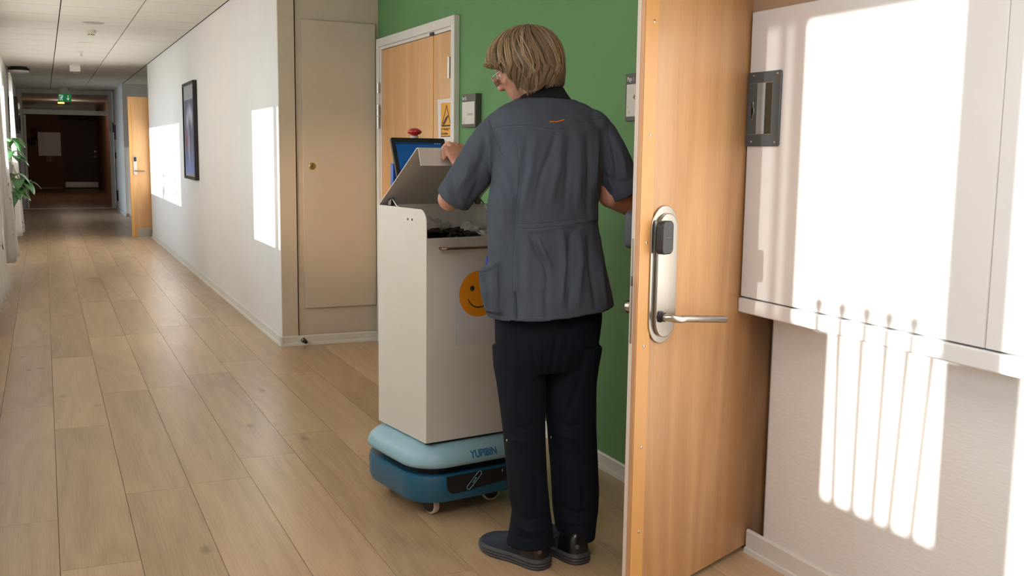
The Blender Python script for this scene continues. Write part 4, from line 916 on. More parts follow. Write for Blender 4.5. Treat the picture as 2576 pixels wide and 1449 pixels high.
# --- hand builder: five fingers on a palm
def palm_and_fingers(mb, wrist, kn, across, up, fingers, thumb, wr=.026):
    """kn: centre of the knuckle row; across: unit vector pinky->index; up: back of hand direction"""
    n = 16; rings = []
    for i in range(7):
        a = i/6; c = wrist.lerp(kn, a); wd = .026+.017*math.sin(min(1, a*1.3)*math.pi/2); tk_ = .019-.006*a
        rings.append([c+across*wd*math.cos(2*math.pi*k/n)+up*tk_*math.sin(2*math.pi*k/n) for k in range(n)])
    mb.loft(rings)
    for pts, r in fingers: mb.tube(pts, [r*1.12, r*1.05, r, r*1.03, r*.95, r*.82][:len(pts)], 12); mb.ell(pts[-1], (r*.84,)*3, n=10, m=8); mb.ell(pts[0], (r*1.15,)*3, n=10, m=8)
    pts, r = thumb; mb.tube(pts, [r*1.4, r*1.15, r, r*.9][:len(pts)], 12); mb.ell(pts[-1], (r*.9,)*3, n=10, m=8)

body = MB()
# torso, hips, legs (all under the clothes)
for v, uL, uR, yc, b in ((262, 1300, 1440, 3.06, .07),):
    pass
body.loft([ring_px(v, uL, uR, yc, b, YAW, 2.1, 28) for v, uL, uR, yc, b in (
    (795, 1256, 1500, 2.975, .105), (700, 1254, 1496, 2.975, .11), (600, 1250, 1482, 2.975, .095), (520, 1250, 1482, 2.98, .10), (430, 1262, 1492, 3.0, .11), (340, 1256, 1500, 3.02, .10), (300, 1262, 1490, 3.035, .085), (275, 1296, 1450, 3.045, .07), (255, 1316, 1420, 3.05, .06))])
HC = onY(1314, 160, 3.105)
NB = onY(1372, 262, 3.05)
limb(body, [NB, NB.lerp(HC, .35)+Vector((0, -.005, 0)), HC+Vector((.01, -.02, -.02))], [.062, .056, .06], 24)
# legs
LL = [(820, 1256, 1378, 2.975, .085), (950, 1266, 1364, 2.965, .065), (1080, 1282, 1356, 2.96, .050), (1200, 1296, 1360, 2.958, .044), (1320, 1312, 1366, 2.94, .034), (1385, 1330, 1376, 2.91, .030)]
RL_ = [(820, 1378, 1502, 2.975, .085), (950, 1376, 1486, 2.965, .065), (1080, 1396, 1478, 2.96, .050), (1200, 1406, 1482, 2.958, .044), (1320, 1420, 1472, 2.94, .034), (1382, 1432, 1468, 2.915, .026)]
for S_ in (LL, RL_): body.loft([ring_px(v, a, b_, yc, d, 0, 2.0, 20) for v, a, b_, yc, d in S_])
# left arm: shoulder, elbow, wrist
shL, elL = onY(1268, 325, 3.035), onY(1132, 500, 3.17)
wrL = rp_(.122, -.032, 1.296)
body.tube([shL, shL.lerp(elL, .5), elL], [.044, .043, .040], 18); body.ell(elL, (.041, .041, .041))
fm = elL.lerp(wrL, .35)
body.tube([elL, fm, elL.lerp(wrL, .75), wrL], [.040, .041, .032, .027], 18)
knL = rp_(.142, .046, 1.362); acr = ru.copy(); upL = (Z_*.75-rv*.65).normalized(); upL = (upL-acr*upL.dot(acr)).normalized()
F_ = []
for du, ln in ((-.036, .92), (-.012, 1.05), (.012, 1.08), (.036, 1.0)):
    x = .142+du; dz = -.004 if abs(du) > .02 else 0
    if du < -.02:      # the little finger bends round to the viewer's side of the flange
        F_.append(([rp_(x, .044, 1.360), rp_(x-.006, .050, 1.358), rp_(x-.013, .042, 1.344), rp_(x-.018, .033, 1.331), rp_(x-.020, .026, 1.324)], .0080))
    else:
        F_.append(([rp_(x, .046, 1.366+dz), rp_(x, .066, 1.377+dz), rp_(x-.001, .090, 1.373+dz), rp_(x-.002, .106, 1.360+dz), rp_(x-.003, .116, 1.350+dz)], .0088*ln))
palm_and_fingers(body, wrL, knL, acr, upL, F_, ([rp_(.145, -.008, 1.312), rp_(.172, .012, 1.326), rp_(.186, .028, 1.332), rp_(.196, .038, 1.338)], .0098))
# right arm, forearm passing behind the door leaf
shR, elR = onY(1490, 325, 3.035), onY(1536, 492, 2.985); wrR = onY(1700, 566, 3.16)
body.tube([shR, shR.lerp(elR, .5), elR], [.044, .043, .041], 18); body.ell(elR, (.042, .042, .042))
body.tube([elR, elR.lerp(wrR, .35), elR.lerp(wrR, .75), wrR], [.041, .041, .032, .026], 18)
fd = (wrR-elR).normalized(); sd = fd.cross(Z_).normalized(); knR = wrR+fd*.095; un = sd.cross(fd).normalized()
F_ = []
for k, ln in enumerate((.8, 1, 1.05, .95)):
    b0 = knR+sd*(.031-.0207*k); F_.append(([b0, b0+fd*.03*ln-un*.006, b0+fd*.055*ln-un*.018, b0+fd*.068*ln-un*.034, b0+fd*.07*ln-un*.048], .0085))
palm_and_fingers(body, wrR, knR, -sd, un, F_, ([wrR+fd*.025-sd*.02, wrR+fd*.05-sd*.045-un*.01, wrR+fd*.075-sd*.055-un*.02, wrR+fd*.09-sd*.055-un*.03], .0098))
# head, turned to the left and bent down
HYAW, HPIT = R(46), R(32)
HR = Matrix.Translation(HC) @ Matrix.Rotation(HYAW, 4, 'Z') @ Matrix.Rotation(-HPIT, 4, 'X')
H3 = HR.to_3x3()
def hp_(x, y, z): return HR @ Vector((x, y, z))
prof_h = [  # z, centre y, half width, half depth
    (.100, -.010, .020, .025), (.092, -.010, .046, .052), (.075, -.010, .064, .074), (.05, -.008, .074, .092), (.015, -.004, .076, .094), (-.015, .004, .073, .088), (-.045, .014, .066, .078), (-.075, .026, .056, .064), (-.098, .038, .044, .048), (-.112, .048, .028, .030), (-.118, .052, .012, .014)]
body.loft([[hp_(w_*math.cos(2*math.pi*k/28), cy_+d_*math.sin(2*math.pi*k/28), z_) for k in range(28)] for z_, cy_, w_, d_ in prof_h[::-1]])
body.loft([[hp_(w_*math.cos(2*math.pi*k/12), y_+d_*math.sin(2*math.pi*k/12), z_) for k in range(12)] for z_, y_, w_, d_ in ((.02, .086, .008, .008), (0, .094, .009, .010), (-.02, .100, .013, .015), (-.034, .100, .016, .014), (-.040, .094, .010, .008))])   # nose
for sx in (-1, 1):
    body.ell(hp_(sx*.077, -.004, -.008), (.008, .018, .030), H3)                 # ears
    body.ell(hp_(sx*.032, .074, .014), (.018, .012, .007), H3)                   # brow
    body.ell(hp_(sx*.038, .062, -.030), (.020, .018, .018), H3)                  # cheek
body.ell(hp_(0, .084, -.062), (.022, .010, .006), H3).ell(hp_(0, .082, -.072), (.019, .010, .006), H3)   # lips
bme = remesh(body, 'body', .0034, 3, .5)
bo = mkobj('body', bme, skin, PERS)
for sx in (-1, 1):
    e = MB().ell(hp_(sx*.032, .070, -.002), (.0125, .0105, .0125), H3).obj('eye', mat('eye white', s2l('#e5ddd8'), .2, var=.02) if 'eye white' not in MATS else MATS['eye white'], bo, smooth=60)
    MB().ell(hp_(sx*.032, .0795, -.003), (.0055, .002, .0055), H3).obj('iris', MATS.get('iris') or mat('iris', s2l('#3f5564'), .2, var=.1), e, smooth=60)
# glasses
gm = mat('silver frame', s2l('#b8b2a6'), .22, 1, var=.05)
gl = MB()
for sx in (-1, 1):
    gl.tube([hp_(sx*.034+.024*math.cos(a), .104-.25*abs(.024*math.cos(a)+.0), -.006+.018*math.sin(a)) for a in [2*math.pi*k/28 for k in range(28)]], .0014, 8, closed=True)
gl.tube([hp_(-.011, .101, 0), hp_(0, .106, .004), hp_(.011, .101, 0)], .0014, 8)
for sx in (-1, 1): gl.tube([hp_(sx*.057, .098, 0), hp_(sx*.070, .090, .001), hp_(sx*.079, .05, .001), hp_(sx*.081, .0, .001), hp_(sx*.078, -.02, -.010)], .0014, 8)
glo = gl.obj('glasses', gm, PERS, smooth=60); glo['label'] = 'thin silver framed glasses'
for sx in (-1, 1):
    lm = MB().loft([[hp_(sx*.034+.023*s_*math.cos(a), .1032-.25*abs(.023*s_*math.cos(a)), -.006+.017*s_*math.sin(a)) for a in [2*math.pi*k/24 for k in range(24)]] for s_ in (.02, 1)], cap=False)
    lm.obj('lens', glass, glo)

# --- hair: a soft under-layer and many fine strands combed from the crown
hairm = bpy.data.materials.new('blond hair'); hairm.use_nodes = True
def setup_hair():
    nt = hairm.node_tree; p = nt.nodes['Principled BSDF']; vc = nd(nt, 'ShaderNodeVertexColor', layer_name='tone'); nt.links.new(vc.outputs[0], p.inputs['Base Color'])
    p.inputs['Roughness'].default_value = .42; p.inputs['Specular IOR Level'].default_value = .4
setup_hair()
HS = onY(1323, 160, 3.08); hx = (onY(1410, 160, 3.08).x-onY(1236, 160, 3.08).x)/2; htop = onY(1325, 67, 3.08).z-HS.z
hcx = (onY(1410, 160, 3.08).x+onY(1236, 160, 3.08).x)/2
HS.x = hcx
def pxz(v): return onY(1323, v, 3.02).z
KEYS = [(-180, 170, .97), (-155, 188, .88), (-130, 228, .72), (-110, 238, .76), (-90, 224, .86), (-60, 213, .92), (-30, 211, .95), (0, 210, .97), (30, 200, .98), (60, 185, .98), (90, 165, 1), (120, 160, .98), (150, 165, .97), (180, 176, .95)]
def hkey(a):
    a = math.degrees(a) % 360; a = a-360 if a > 180 else a
    for i in range(len(KEYS)-1):
        if KEYS[i][0] <= a <= KEYS[i+1][0]:
            f = (a-KEYS[i][0])/(KEYS[i+1][0]-KEYS[i][0]); return (pxz(KEYS[i][1])*(1-f)+pxz(KEYS[i+1][1])*f, KEYS[i][2]*(1-f)+KEYS[i+1][2]*f)
    return pxz(214), .8
ry = .118
def hair_pt(a, s, off=0):
    """a azimuth, s 0 crown .. .55 widest .. 1 tip"""
    zend, shr = hkey(a); cr = Vector((.004, -.012, 0))
    bulge = 1+.03*math.sin(3*a+1)+.02*math.sin(5*a)
    fy_ = ry if math.sin(a) < 0 else ry*(1+.36*math.sin(a))
    if s < .55:
        t_ = s/.55*math.pi/2; rr = math.sin(t_)**.92; z = htop*math.cos(t_)
        x, y = (hx+off)*rr*math.cos(a)*bulge, (fy_+off)*rr*math.sin(a)*bulge; k = math.cos(t_); return HS+Vector((x, y, z+off*k))+cr*k
    f = (s-.55)/.45; z = (zend-HS.z)*f; q = 1-(1-shr)*f**1.5+.02*math.sin(f*3.1)
    return HS+Vector(((hx+off)*math.cos(a)*q*bulge, (fy_+off)*math.sin(a)*q*bulge, z))
cap = MB(); NA = 56; NS = 26
rings = [[hair_pt(2*math.pi*k/NA, max(.01, .96*j/NS), -.006) for k in range(NA)] for j in range(NS+1)]
cap.loft(rings, cap=False)
inner = [[hair_pt(2*math.pi*k/NA, .96*j/NS, -.018) for k in range(NA)] for j in range(NS, int(NS*.55), -1)]
cap.loft([rings[-1]]+inner, cap=False)
cme = cap.mesh('hair_base'); ca_ = cme.color_attributes.new('tone', 'FLOAT_COLOR', 'POINT')
for i in range(len(cme.vertices)): ca_.data[i].color = (*s2l('#84705b'), 1)
cme.shade_smooth(); hb_ = mkobj('hair', cme, hairm, PERS); hb_['label'] = 'short layered blond hair with lighter streaks'
rh = random.Random(11); sv_, sf_, sc2 = [], [], []
dark, mid, lite = Vector(s2l('#745c44')), Vector(s2l('#ae9170')), Vector(s2l('#dccab0'))
NST = 6500; clumps = [(rh.uniform(0, 2*math.pi), rh.uniform(-.2, .2), rh.uniform(.3, 1.7), rh.random()) for _ in range(110)]
for i in range(NST):
    a0 = rh.uniform(0, 2*math.pi); ck = min(clumps, key=lambda c: abs((c[0]-a0+math.pi) % (2*math.pi)-math.pi))
    dlt = ((ck[0]-a0+math.pi) % (2*math.pi)-math.pi)
    s0 = rh.uniform(.02, .5)**1.1 if rh.random() < .75 else rh.uniform(.3, .75); s1 = min(1.03, rh.uniform(.88, 1.03)); off = rh.uniform(-.004, .006)
    tone = ck[3]*.6+rh.random()*.4; c = dark.lerp(mid, min(1, tone*1.6)) if tone < .62 else mid.lerp(lite, (tone-.62)/.38)
    n = 13; r0 = rh.uniform(.0004, .0008); base = len(sv_); ph_ = rh.uniform(-.4, .4)
    for j in range(n):
        f = j/(n-1); s = s0+(s1-s0)*f
        a = a0+dlt*.35*f-.85*max(0, 1-s)**1.2-.30*max(0, s-.6)*(1+ck[2])+(.12*math.sin(s*6.5+ck[2]*3)*math.sin(math.pi*min(1, s))+ck[1]*s*s*.5)+.02*ph_*math.sin(9*s+ph_*9)
        p = hair_pt(a, s, off+.004*math.sin(7*s+6*ck[3])*f); q = hair_pt(a+.02, s, off)
        sd_ = (q-p); sd_ = sd_.normalized() if sd_.length > 1e-7 else X_
        w_ = r0*(1.25-f*.9)
        up_ = (p-HS).normalized()
        for e in (sd_*w_, up_*w_*.8, -sd_*w_): sv_.append(p+e)
        cc = c*(.82+.3*math.sin(math.pi*f)); sc2 += [cc]*3
    for j in range(n-1):
        k = base+3*j
        for e in range(3): sf_.append((k+e, k+(e+1) % 3, k+3+(e+1) % 3, k+3+e))
sme = bpy.data.meshes.new('hair_strands'); sme.from_pydata([tuple(p) for p in sv_], [], sf_); ca_ = sme.color_attributes.new('tone', 'FLOAT_COLOR', 'POINT')
ca_.data.foreach_set('color', np.array([(c.x, c.y, c.z, 1) for c in sc2]).ravel()); sme.shade_smooth()
so_ = mkobj('strands', sme, hairm, hb_); so_['kind'] = 'stuff'

# --- knitted collar
cr_ = [ring_px(v, a, b, yc, d, YAW, 2.0, 32) for v, a, b, yc, d in ((268, 1290, 1452, 3.05, .085), (256, 1302, 1436, 3.052, .080), (244, 1314, 1422, 3.056, .072), (232, 1322, 1410, 3.062, .066), (224, 1326, 1404, 3.066, .062))]
for j, rg in enumerate(cr_):
    for p in rg:
        k = (p.x-rg[16].x)/max(.01, (rg[0].x-rg[16].x)); p.z += (.022*k+.002)*j/4
MB().loft(cr_+[[p.lerp(sum(rg, Vector())/32, .10) for p in rg] for rg in cr_[::-1]], cap=False).obj('collar', knit, PERS, smooth=70)

# --- tunic
tun = MB()
TR = [(250, 1304, 1440, 3.05, .075), (262, 1274, 1474, 3.047, .088), (278, 1244, 1502, 3.04, .100), (300, 1232, 1514, 3.03, .115), (330, 1230, 1520, 3.02, .128), (370, 1238, 1518, 3.01, .133), (415, 1243, 1513, 3.0, .134), (460, 1238, 1507, 2.99, .132), (510, 1228, 1501, 2.98, .128), (560, 1227, 1500, 2.975, .128), (620, 1229, 1507, 2.975, .138), (680, 1230, 1517, 2.975, .148), (735, 1231, 1528, 2.975, .156), (782, 1231, 1536, 2.975, .162)]
tun.loft([ring_px(v, a, b, yc, d, YAW, 2.35, 56, tilt=(.05 if v > 700 else 0)) for v, a, b, yc, d in TR])
sl_ = [onY(*p) for p in ((1272, 318, 3.03), (1246, 345, 3.045), (1218, 385, 3.075), (1188, 430, 3.11), (1160, 472, 3.14), (1139, 503, 3.165))]
tun.tube(sl_, [.062, .066, .068, .066, .063, .060], 28); tun.ell(sl_[0], (.06, .08, .058))
sr_ = [onY(*p) for p in ((1486, 318, 3.03), (1508, 345, 3.02), (1527, 382, 3.0), (1543, 420, 2.985), (1557, 458, 2.98), (1570, 488, 2.98))]
tun.tube(sr_, [.060, .064, .066, .067, .067, .067], 28); tun.ell(sr_[0], (.058, .08, .056))
# side pocket that stands away from the hip
pk = [(1262, 655), (1202, 676), (1208, 735), (1222, 790), (1262, 800)]
def pkpt(u, v, y): return onY(u, v, y)
tun.loft([[pkpt(1262, 655, 2.90), pkpt(1236, 664, 2.905), pkpt(1202, 678, 2.94), pkpt(1204, 678, 2.99), pkpt(1236, 662, 3.02), pkpt(1262, 655, 3.02)],
          [pkpt(1264, 725, 2.885), pkpt(1236, 730, 2.89), pkpt(1209, 740, 2.93), pkpt(1211, 740, 2.99), pkpt(1236, 730, 3.03), pkpt(1264, 725, 3.03)],
          [pkpt(1266, 790, 2.885), pkpt(1240, 790, 2.89), pkpt(1221, 786, 2.93), pkpt(1222, 786, 2.99), pkpt(1240, 784, 3.03), pkpt(1266, 784, 3.03)]])
tme = remesh(tun, 'tunic', .0055, 9, .6)
co = coords(tme); no_ = normals(tme)
# open the sleeve ends and the hem: delete the flat caps later by colouring them dark inside -> remove faces
def fold_field(co, no_, folds, Yp):
    P = co.copy(); disp = np.zeros(len(co)); face = np.clip(-no_[:, 1]*1.6+.15, 0, 1)
    d_ = co-np.array(CAM); k_ = (Yp)/np.maximum(.1, co[:, 1]); q = np.array([0, 0, EYE])+d_*k_[:, None]       # where the sight line meets the working plane
    for pts, w_, amp in folds:
        pp = [onY(u, v, Yp) for u, v in pts]; best = np.full(len(co), 1e9); tt = np.zeros(len(co))
        for i in range(len(pp)-1):
            a = np.array((pp[i].x, pp[i].z)); b = np.array((pp[i+1].x, pp[i+1].z)); ab = b-a; t_ = np.clip(((q[:, [0, 2]]-a)@ab)/(ab@ab), 0, 1)
            dd_ = np.hypot(*(q[:, [0, 2]]-a-t_[:, None]*ab).T); m_ = dd_ < best; best[m_] = dd_[m_]; tt[m_] = (i+t_[m_])/(len(pp)-1)
        ww3 = w_/770; disp += amp*np.exp(-(best/(ww3*.85))**2)*face*(.35+.65*np.sin(np.pi*np.clip(tt*.9+.05, 0, 1)))
    return disp
T_FOLDS = [
    ([(1325, 350), (1312, 430), (1300, 520), (1294, 600)], 7, -.006), ([(1345, 350), (1335, 430), (1315, 520)], 12, .005),
    ([(1262, 400), (1285, 440), (1296, 500), (1290, 560)], 9, -.006), ([(1250, 440), (1268, 500), (1270, 560), (1262, 620)], 9, .006),
    ([(1398, 335), (1388, 380), (1362, 440), (1345, 520)], 8, -.004), ([(1410, 345), (1405, 420), (1385, 500)], 13, .005),
    ([(1432, 350), (1430, 430), (1420, 520)], 9, -.0035), ([(1455, 340), (1458, 430), (1450, 530)], 13, .004), ([(1478, 350), (1482, 430), (1478, 540)], 8, -.004),
    ([(1505, 330), (1500, 400), (1496, 470)], 8, .004), ([(1275, 300), (1330, 285), (1380, 280)], 14, .003),
    ([(1240, 330), (1252, 372), (1262, 410)], 7, -.006), ([(1228, 340), (1238, 385), (1240, 430)], 9, .006), ([(1220, 345), (1212, 400), (1190, 450)], 8, -.005),
    ([(1185, 395), (1175, 440), (1150, 480)], 9, .004), ([(1205, 420), (1200, 470), (1180, 510)], 8, -.004), ([(1222, 425), (1228, 450), (1210, 490)], 8, .004), ([(1135, 440), (1140, 480), (1150, 512)], 6, -.003), ([(1122, 470), (1130, 500)], 6, .003), ([(1158, 490), (1166, 520)], 5, .003),
    ([(1535, 340), (1548, 400), (1552, 450)], 8, -.005), ([(1520, 380), (1530, 430), (1545, 480)], 8, .005), ([(1560, 380), (1575, 440)], 8, .004), ([(1525, 440), (1560, 460), (1592, 452)], 7, -.004),
    ([(1335, 600), (1350, 630), (1372, 665), (1378, 700)], 6, -.006), ([(1352, 600), (1366, 635), (1384, 668)], 7, .006), ([(1378, 700), (1374, 750), (1376, 800)], 8, -.004),
    ([(1412, 585), (1418, 660), (1412, 760)], 10, .006), ([(1436, 590), (1432, 660), (1424, 740)], 8, -.006), ([(1424, 690), (1436, 720), (1430, 775)], 6, -.004), ([(1455, 590), (1462, 660), (1450, 770)], 12, .005),
    ([(1482, 600), (1490, 680), (1500, 770)], 9, -.006), ([(1505, 600), (1512, 680), (1522, 760)], 9, .005), ([(1330, 610), (1326, 700), (1330, 790)], 14, .004), ([(1305, 600), (1308, 700), (1306, 790)], 9, -.003),
    ([(1498, 560), (1506, 620), (1512, 660)], 6, -.004), ([(1300, 585), (1360, 578), (1430, 566), (1498, 552)], 5, .002), ([(1236, 560), (1260, 600), (1284, 660)], 7, -.005), ([(1238, 600), (1268, 640)], 8, .004),
    ([(1294, 735), (1296, 770), (1298, 806)], 3, -.012), ([(1258, 655), (1258, 730), (1260, 800)], 4, -.006), ([(1215, 700), (1228, 750), (1236, 800)], 6, -.004), ([(1204, 682), (1230, 676), (1256, 660)], 4, .004),
]
dsp = fold_field(co, no_, T_FOLDS, 2.88)*1.9
nz = np.array([noise.noise((c[0]*9, c[1]*9, c[2]*3.5))*.0036+noise.noise((c[0]*30+c[2]*8, c[1]*26, c[2]*9+4))*.0024+noise.noise((c[0]*60, c[1]*60, c[2]*30+4))*.0007 for c in co])
co += no_*(dsp+nz)[:, None]; setco(tme, co)
# hem, sleeve ends and neck stay open
bm = bmesh.new(); bm.from_mesh(tme)
hemc = (onY(1231, 782, 2.975)+onY(1536, 782, 2.975))/2
dL = (sl_[-1]-sl_[-2]).normalized(); dR = (sr_[-1]-sr_[-2]).normalized(); dH = Vector((-.05, 0, 1)).normalized()
kill = []
for f in bm.faces:
    c = f.calc_center_median(); n = f.normal
    if n.z < -.72 and c.z < hemc.z+.02 and abs(c.z-hemc.z-.05*(c.x-hemc.x)) < .03 and c.x > onY(1236, 780, 2.975).x: kill.append(f)
    elif (c-sl_[-1]).length < .075 and (c-sl_[-1]).dot(dL) > -.012 and n.dot(dL) > .75: kill.append(f)
    elif (c-sr_[-1]).length < .08 and (c-sr_[-1]).dot(dR) > -.012 and n.dot(dR) > .75: kill.append(f)
    elif n.z > .8 and c.z > onY(1370, 262, 3.05).z and (c-onY(1370, 256, 3.05)).length < .075: kill.append(f)
bmesh.ops.delete(bm, geom=kill, context='FACES'); bm.to_mesh(tme); bm.free(); tme.shade_smooth()
tuno = mkobj('tunic', tme, tunm, PERS); sd2 = tuno.modifiers.new('cloth_thickness', 'SOLIDIFY'); sd2.thickness = .0022; sd2.offset = -1
tuno['label'] = 'slate grey short sleeved work tunic with yoke seam and hip pocket'
bvh = BVHTree.FromPolygons([v.co for v in tme.vertices], [p.vertices for p in tme.polygons])
def on_cloth(u, v, off=.0005, tree=None):
    d = ray(u, v).normalized(); h = (tree or bvh).ray_cast(CAM, d)
    return h[0]+h[1]*(-1 if h[1].dot(d) > 0 else 1)*off if h[0] else None
def seam(pts, r, m, name='seam', parent=None, step=5, off=.0002, dash=False, tree=None):
    path = []
    for i in range(len(pts)-1):
        a, b = Vector(pts[i]), Vector(pts[i+1]); n = max(1, int((b-a).length/step))
        for k in range(n): path.append(a.lerp(b, k/n))
    path.append(Vector(pts[-1])); P3 = [on_cloth(p.x, p.y, off, tree) for p in path]; mb = MB(); run = []
    for p in P3:
        if p is None or (run and (p-run[-1]).length > .03):
            if len(run) > 1: mb.tube(run, r, 5)
            run = [p] if p else []
        else: run.append(p)
    if len(run) > 1: mb.tube(run, r, 5)
    if mb.v: return mb.obj(name, m, parent or tuno, smooth=60)
seamd = mat('dark seam', s2l('#333b45'), .9, var=.05); seaml = mat('pale stitching', s2l('#656f79'), .8, var=.1)
def spl(P, n=6):
    out = []
    for i in range(len(P)-1):
        p0, p1, p2, p3 = (Vector(P[max(0, i-1)]), Vector(P[i]), Vector(P[i+1]), Vector(P[min(len(P)-1, i+2)]))
        for k in range(n):
            t_ = k/n; out.append(tuple(.5*((2*p1)+(-p0+p2)*t_+(2*p0-5*p1+4*p2-p3)*t_*t_+(-p0+3*p1-3*p2+p3)*t_**3)))
    out.append(tuple(P[-1])); return out
SE = [[(1238, 322), (1270, 317), (1310, 314), (1350, 317), (1400, 326), (1440, 313), (1480, 302), (1518, 297)],
      [(1221, 290), (1232, 310), (1245, 345), (1258, 378), (1272, 398)], [(1524, 290), (1530, 330), (1524, 380), (1512, 430)],
      [(1300, 362), (1304, 400), (1306, 440), (1300, 500), (1296, 570), (1291, 650), (1290, 735)], [(1508, 330), (1500, 400), (1497, 470), (1498, 545)],
      [(1299, 562), (1340, 562), (1400, 556), (1450, 550), (1500, 543)], [(1299, 575), (1340, 574), (1400, 569), (1450, 562), (1501, 555)]]
for s in SE: seam(spl(s), .0005, seamd)
for s in SE:
    seam(spl([(u+(3 if abs(s[-1][0]-s[0][0]) < 60 else 0), v+(3.5 if abs(s[-1][0]-s[0][0]) >= 60 else 0)) for u, v in s]), .0003, seaml, 'stitching')
for s in ([(1299, 797), (1340, 799), (1390, 799), (1440, 792), (1490, 778), (1530, 758)], [(1236, 800), (1260, 797), (1290, 796)], [(1114, 465), (1128, 490), (1150, 508), (1178, 514)], [(1540, 492), (1560, 488), (1592, 472)],
          [(1206, 690), (1232, 683), (1254, 672)]): seam(spl(s), .00035, seaml, 'stitching')
tabm = mat('orange tape', s2l('#d9742a'), .6, var=.05)
seam([(1383, 306.5), (1400, 306.5), (1419, 302)], .0024, tabm, 'neck_tab', step=4, off=.0008)

# --- trousers
tro = MB()
tro.loft([ring_px(v, a, b, yc, d, YAW*.6, 2.2, 40) for v, a, b, yc, d in ((745, 1256, 1505, 2.975, .115), (800, 1246, 1511, 2.975, .125), (850, 1248, 1505, 2.972, .125), (895, 1252, 1498, 2.968, .115), (925, 1262, 1492, 2.966, .095))])
LT = [(870, 1247, 1378, 2.972, .105), (920, 1250, 1369, 2.968, .092), (960, 1256, 1366, 2.965, .084), (1000, 1261, 1365, 2.962, .078), (1060, 1268, 1364, 2.957, .074), (1120, 1274, 1366, 2.953, .072), (1180, 1279, 1369, 2.95, .071), (1240, 1285, 1373, 2.948, .070), (1285, 1294, 1377, 2.945, .068), (1325, 1288, 1382, 2.94, .072), (1366, 1281, 1386, 2.935, .078)]
RT = [(870, 1370, 1504, 2.972, .105), (920, 1371, 1497, 2.968, .092), (960, 1371, 1493, 2.965, .084), (1000, 1374, 1493, 2.962, .078), (1060, 1380, 1494, 2.957, .074), (1120, 1385, 1497, 2.955, .072), (1180, 1389, 1500, 2.953, .071), (1240, 1392, 1501, 2.951, .070), (1285, 1396, 1498, 2.95, .068), (1320, 1402, 1491, 2.945, .070), (1350, 1407, 1485, 2.94, .074)]
for S_ in (LT, RT): tro.loft([ring_px(v, a, b, yc, d, 8, 2.15, 32) for v, a, b, yc, d in S_])
rme = remesh(tro, 'trousers', .0052, 6, .5)
co = coords(rme); no_ = normals(rme)
TF = [([(1335, 860), (1345, 920), (1355, 960)], 8, -.005), ([(1290, 850), (1300, 930), (1290, 1010)], 12, .005), ([(1400, 850), (1390, 910), (1378, 960)], 8, -.005), ([(1440, 850), (1420, 930), (1400, 1000)], 10, .005), ([(1470, 900), (1450, 990), (1420, 1060)], 9, -.005),
      ([(1270, 1060), (1320, 1080), (1360, 1060)], 7, -.004), ([(1275, 1100), (1320, 1115), (1362, 1100)], 8, .004), ([(1390, 1050), (1430, 1075), (1488, 1060)], 7, -.004), ([(1390, 1085), (1440, 1105), (1490, 1090)], 8, .004), ([(1395, 1130), (1440, 1150), (1494, 1140)], 7, -.003),
      ([(1300, 1150), (1310, 1220), (1320, 1290)], 9, .004), ([(1345, 1150), (1350, 1230), (1345, 1300)], 9, -.004), ([(1425, 1170), (1430, 1240), (1420, 1310)], 9, .004), ([(1470, 1170), (1468, 1250), (1460, 1320)], 9, -.004),
      ([(1290, 1290), (1330, 1310), (1375, 1300)], 6, -.006), ([(1288, 1320), (1330, 1338), (1380, 1330)], 6, .005), ([(1400, 1270), (1450, 1292), (1496, 1280)], 6, -.006), ([(1405, 1302), (1450, 1318), (1488, 1308)], 6, .005), ([(1290, 1345), (1330, 1356), (1380, 1350)], 5, -.004), ([(1368, 880), (1369, 950)], 6, -.008)]
dsp = fold_field(co, no_, TF, 2.9)
nz = np.array([noise.noise((c[0]*10, c[1]*10, c[2]*4))*.0028+noise.noise((c[0]*28, c[1]*28, c[2]*16+4))*.0011 for c in co])
co += no_*(dsp+nz)[:, None]; setco(rme, co)
tr_o = mkobj('trousers', rme, trom, PERS); tr_o['label'] = 'dark navy work trousers'
bvt = BVHTree.FromPolygons([v.co for v in rme.vertices], [p.vertices for p in rme.polygons])
nav = mat('navy seam', s2l('#0a121e'), .9, var=.1)
for s in ([(1308, 815), (1312, 870), (1314, 930)], [(1258, 860), (1262, 960), (1274, 1080), (1284, 1200), (1292, 1340)], [(1500, 830), (1490, 920), (1486, 960)]): seam(spl(s), .0008, nav, 'seam', tr_o, tree=bvt)
for u, v in ((1274, 1108), (1385, 1100)):
    p = on_cloth(u+2, v, .001, bvt)
    if p: MB().ell(p, (.003, .002, .005), n=8, m=6).obj('rivet', chrome, tr_o, smooth=60)

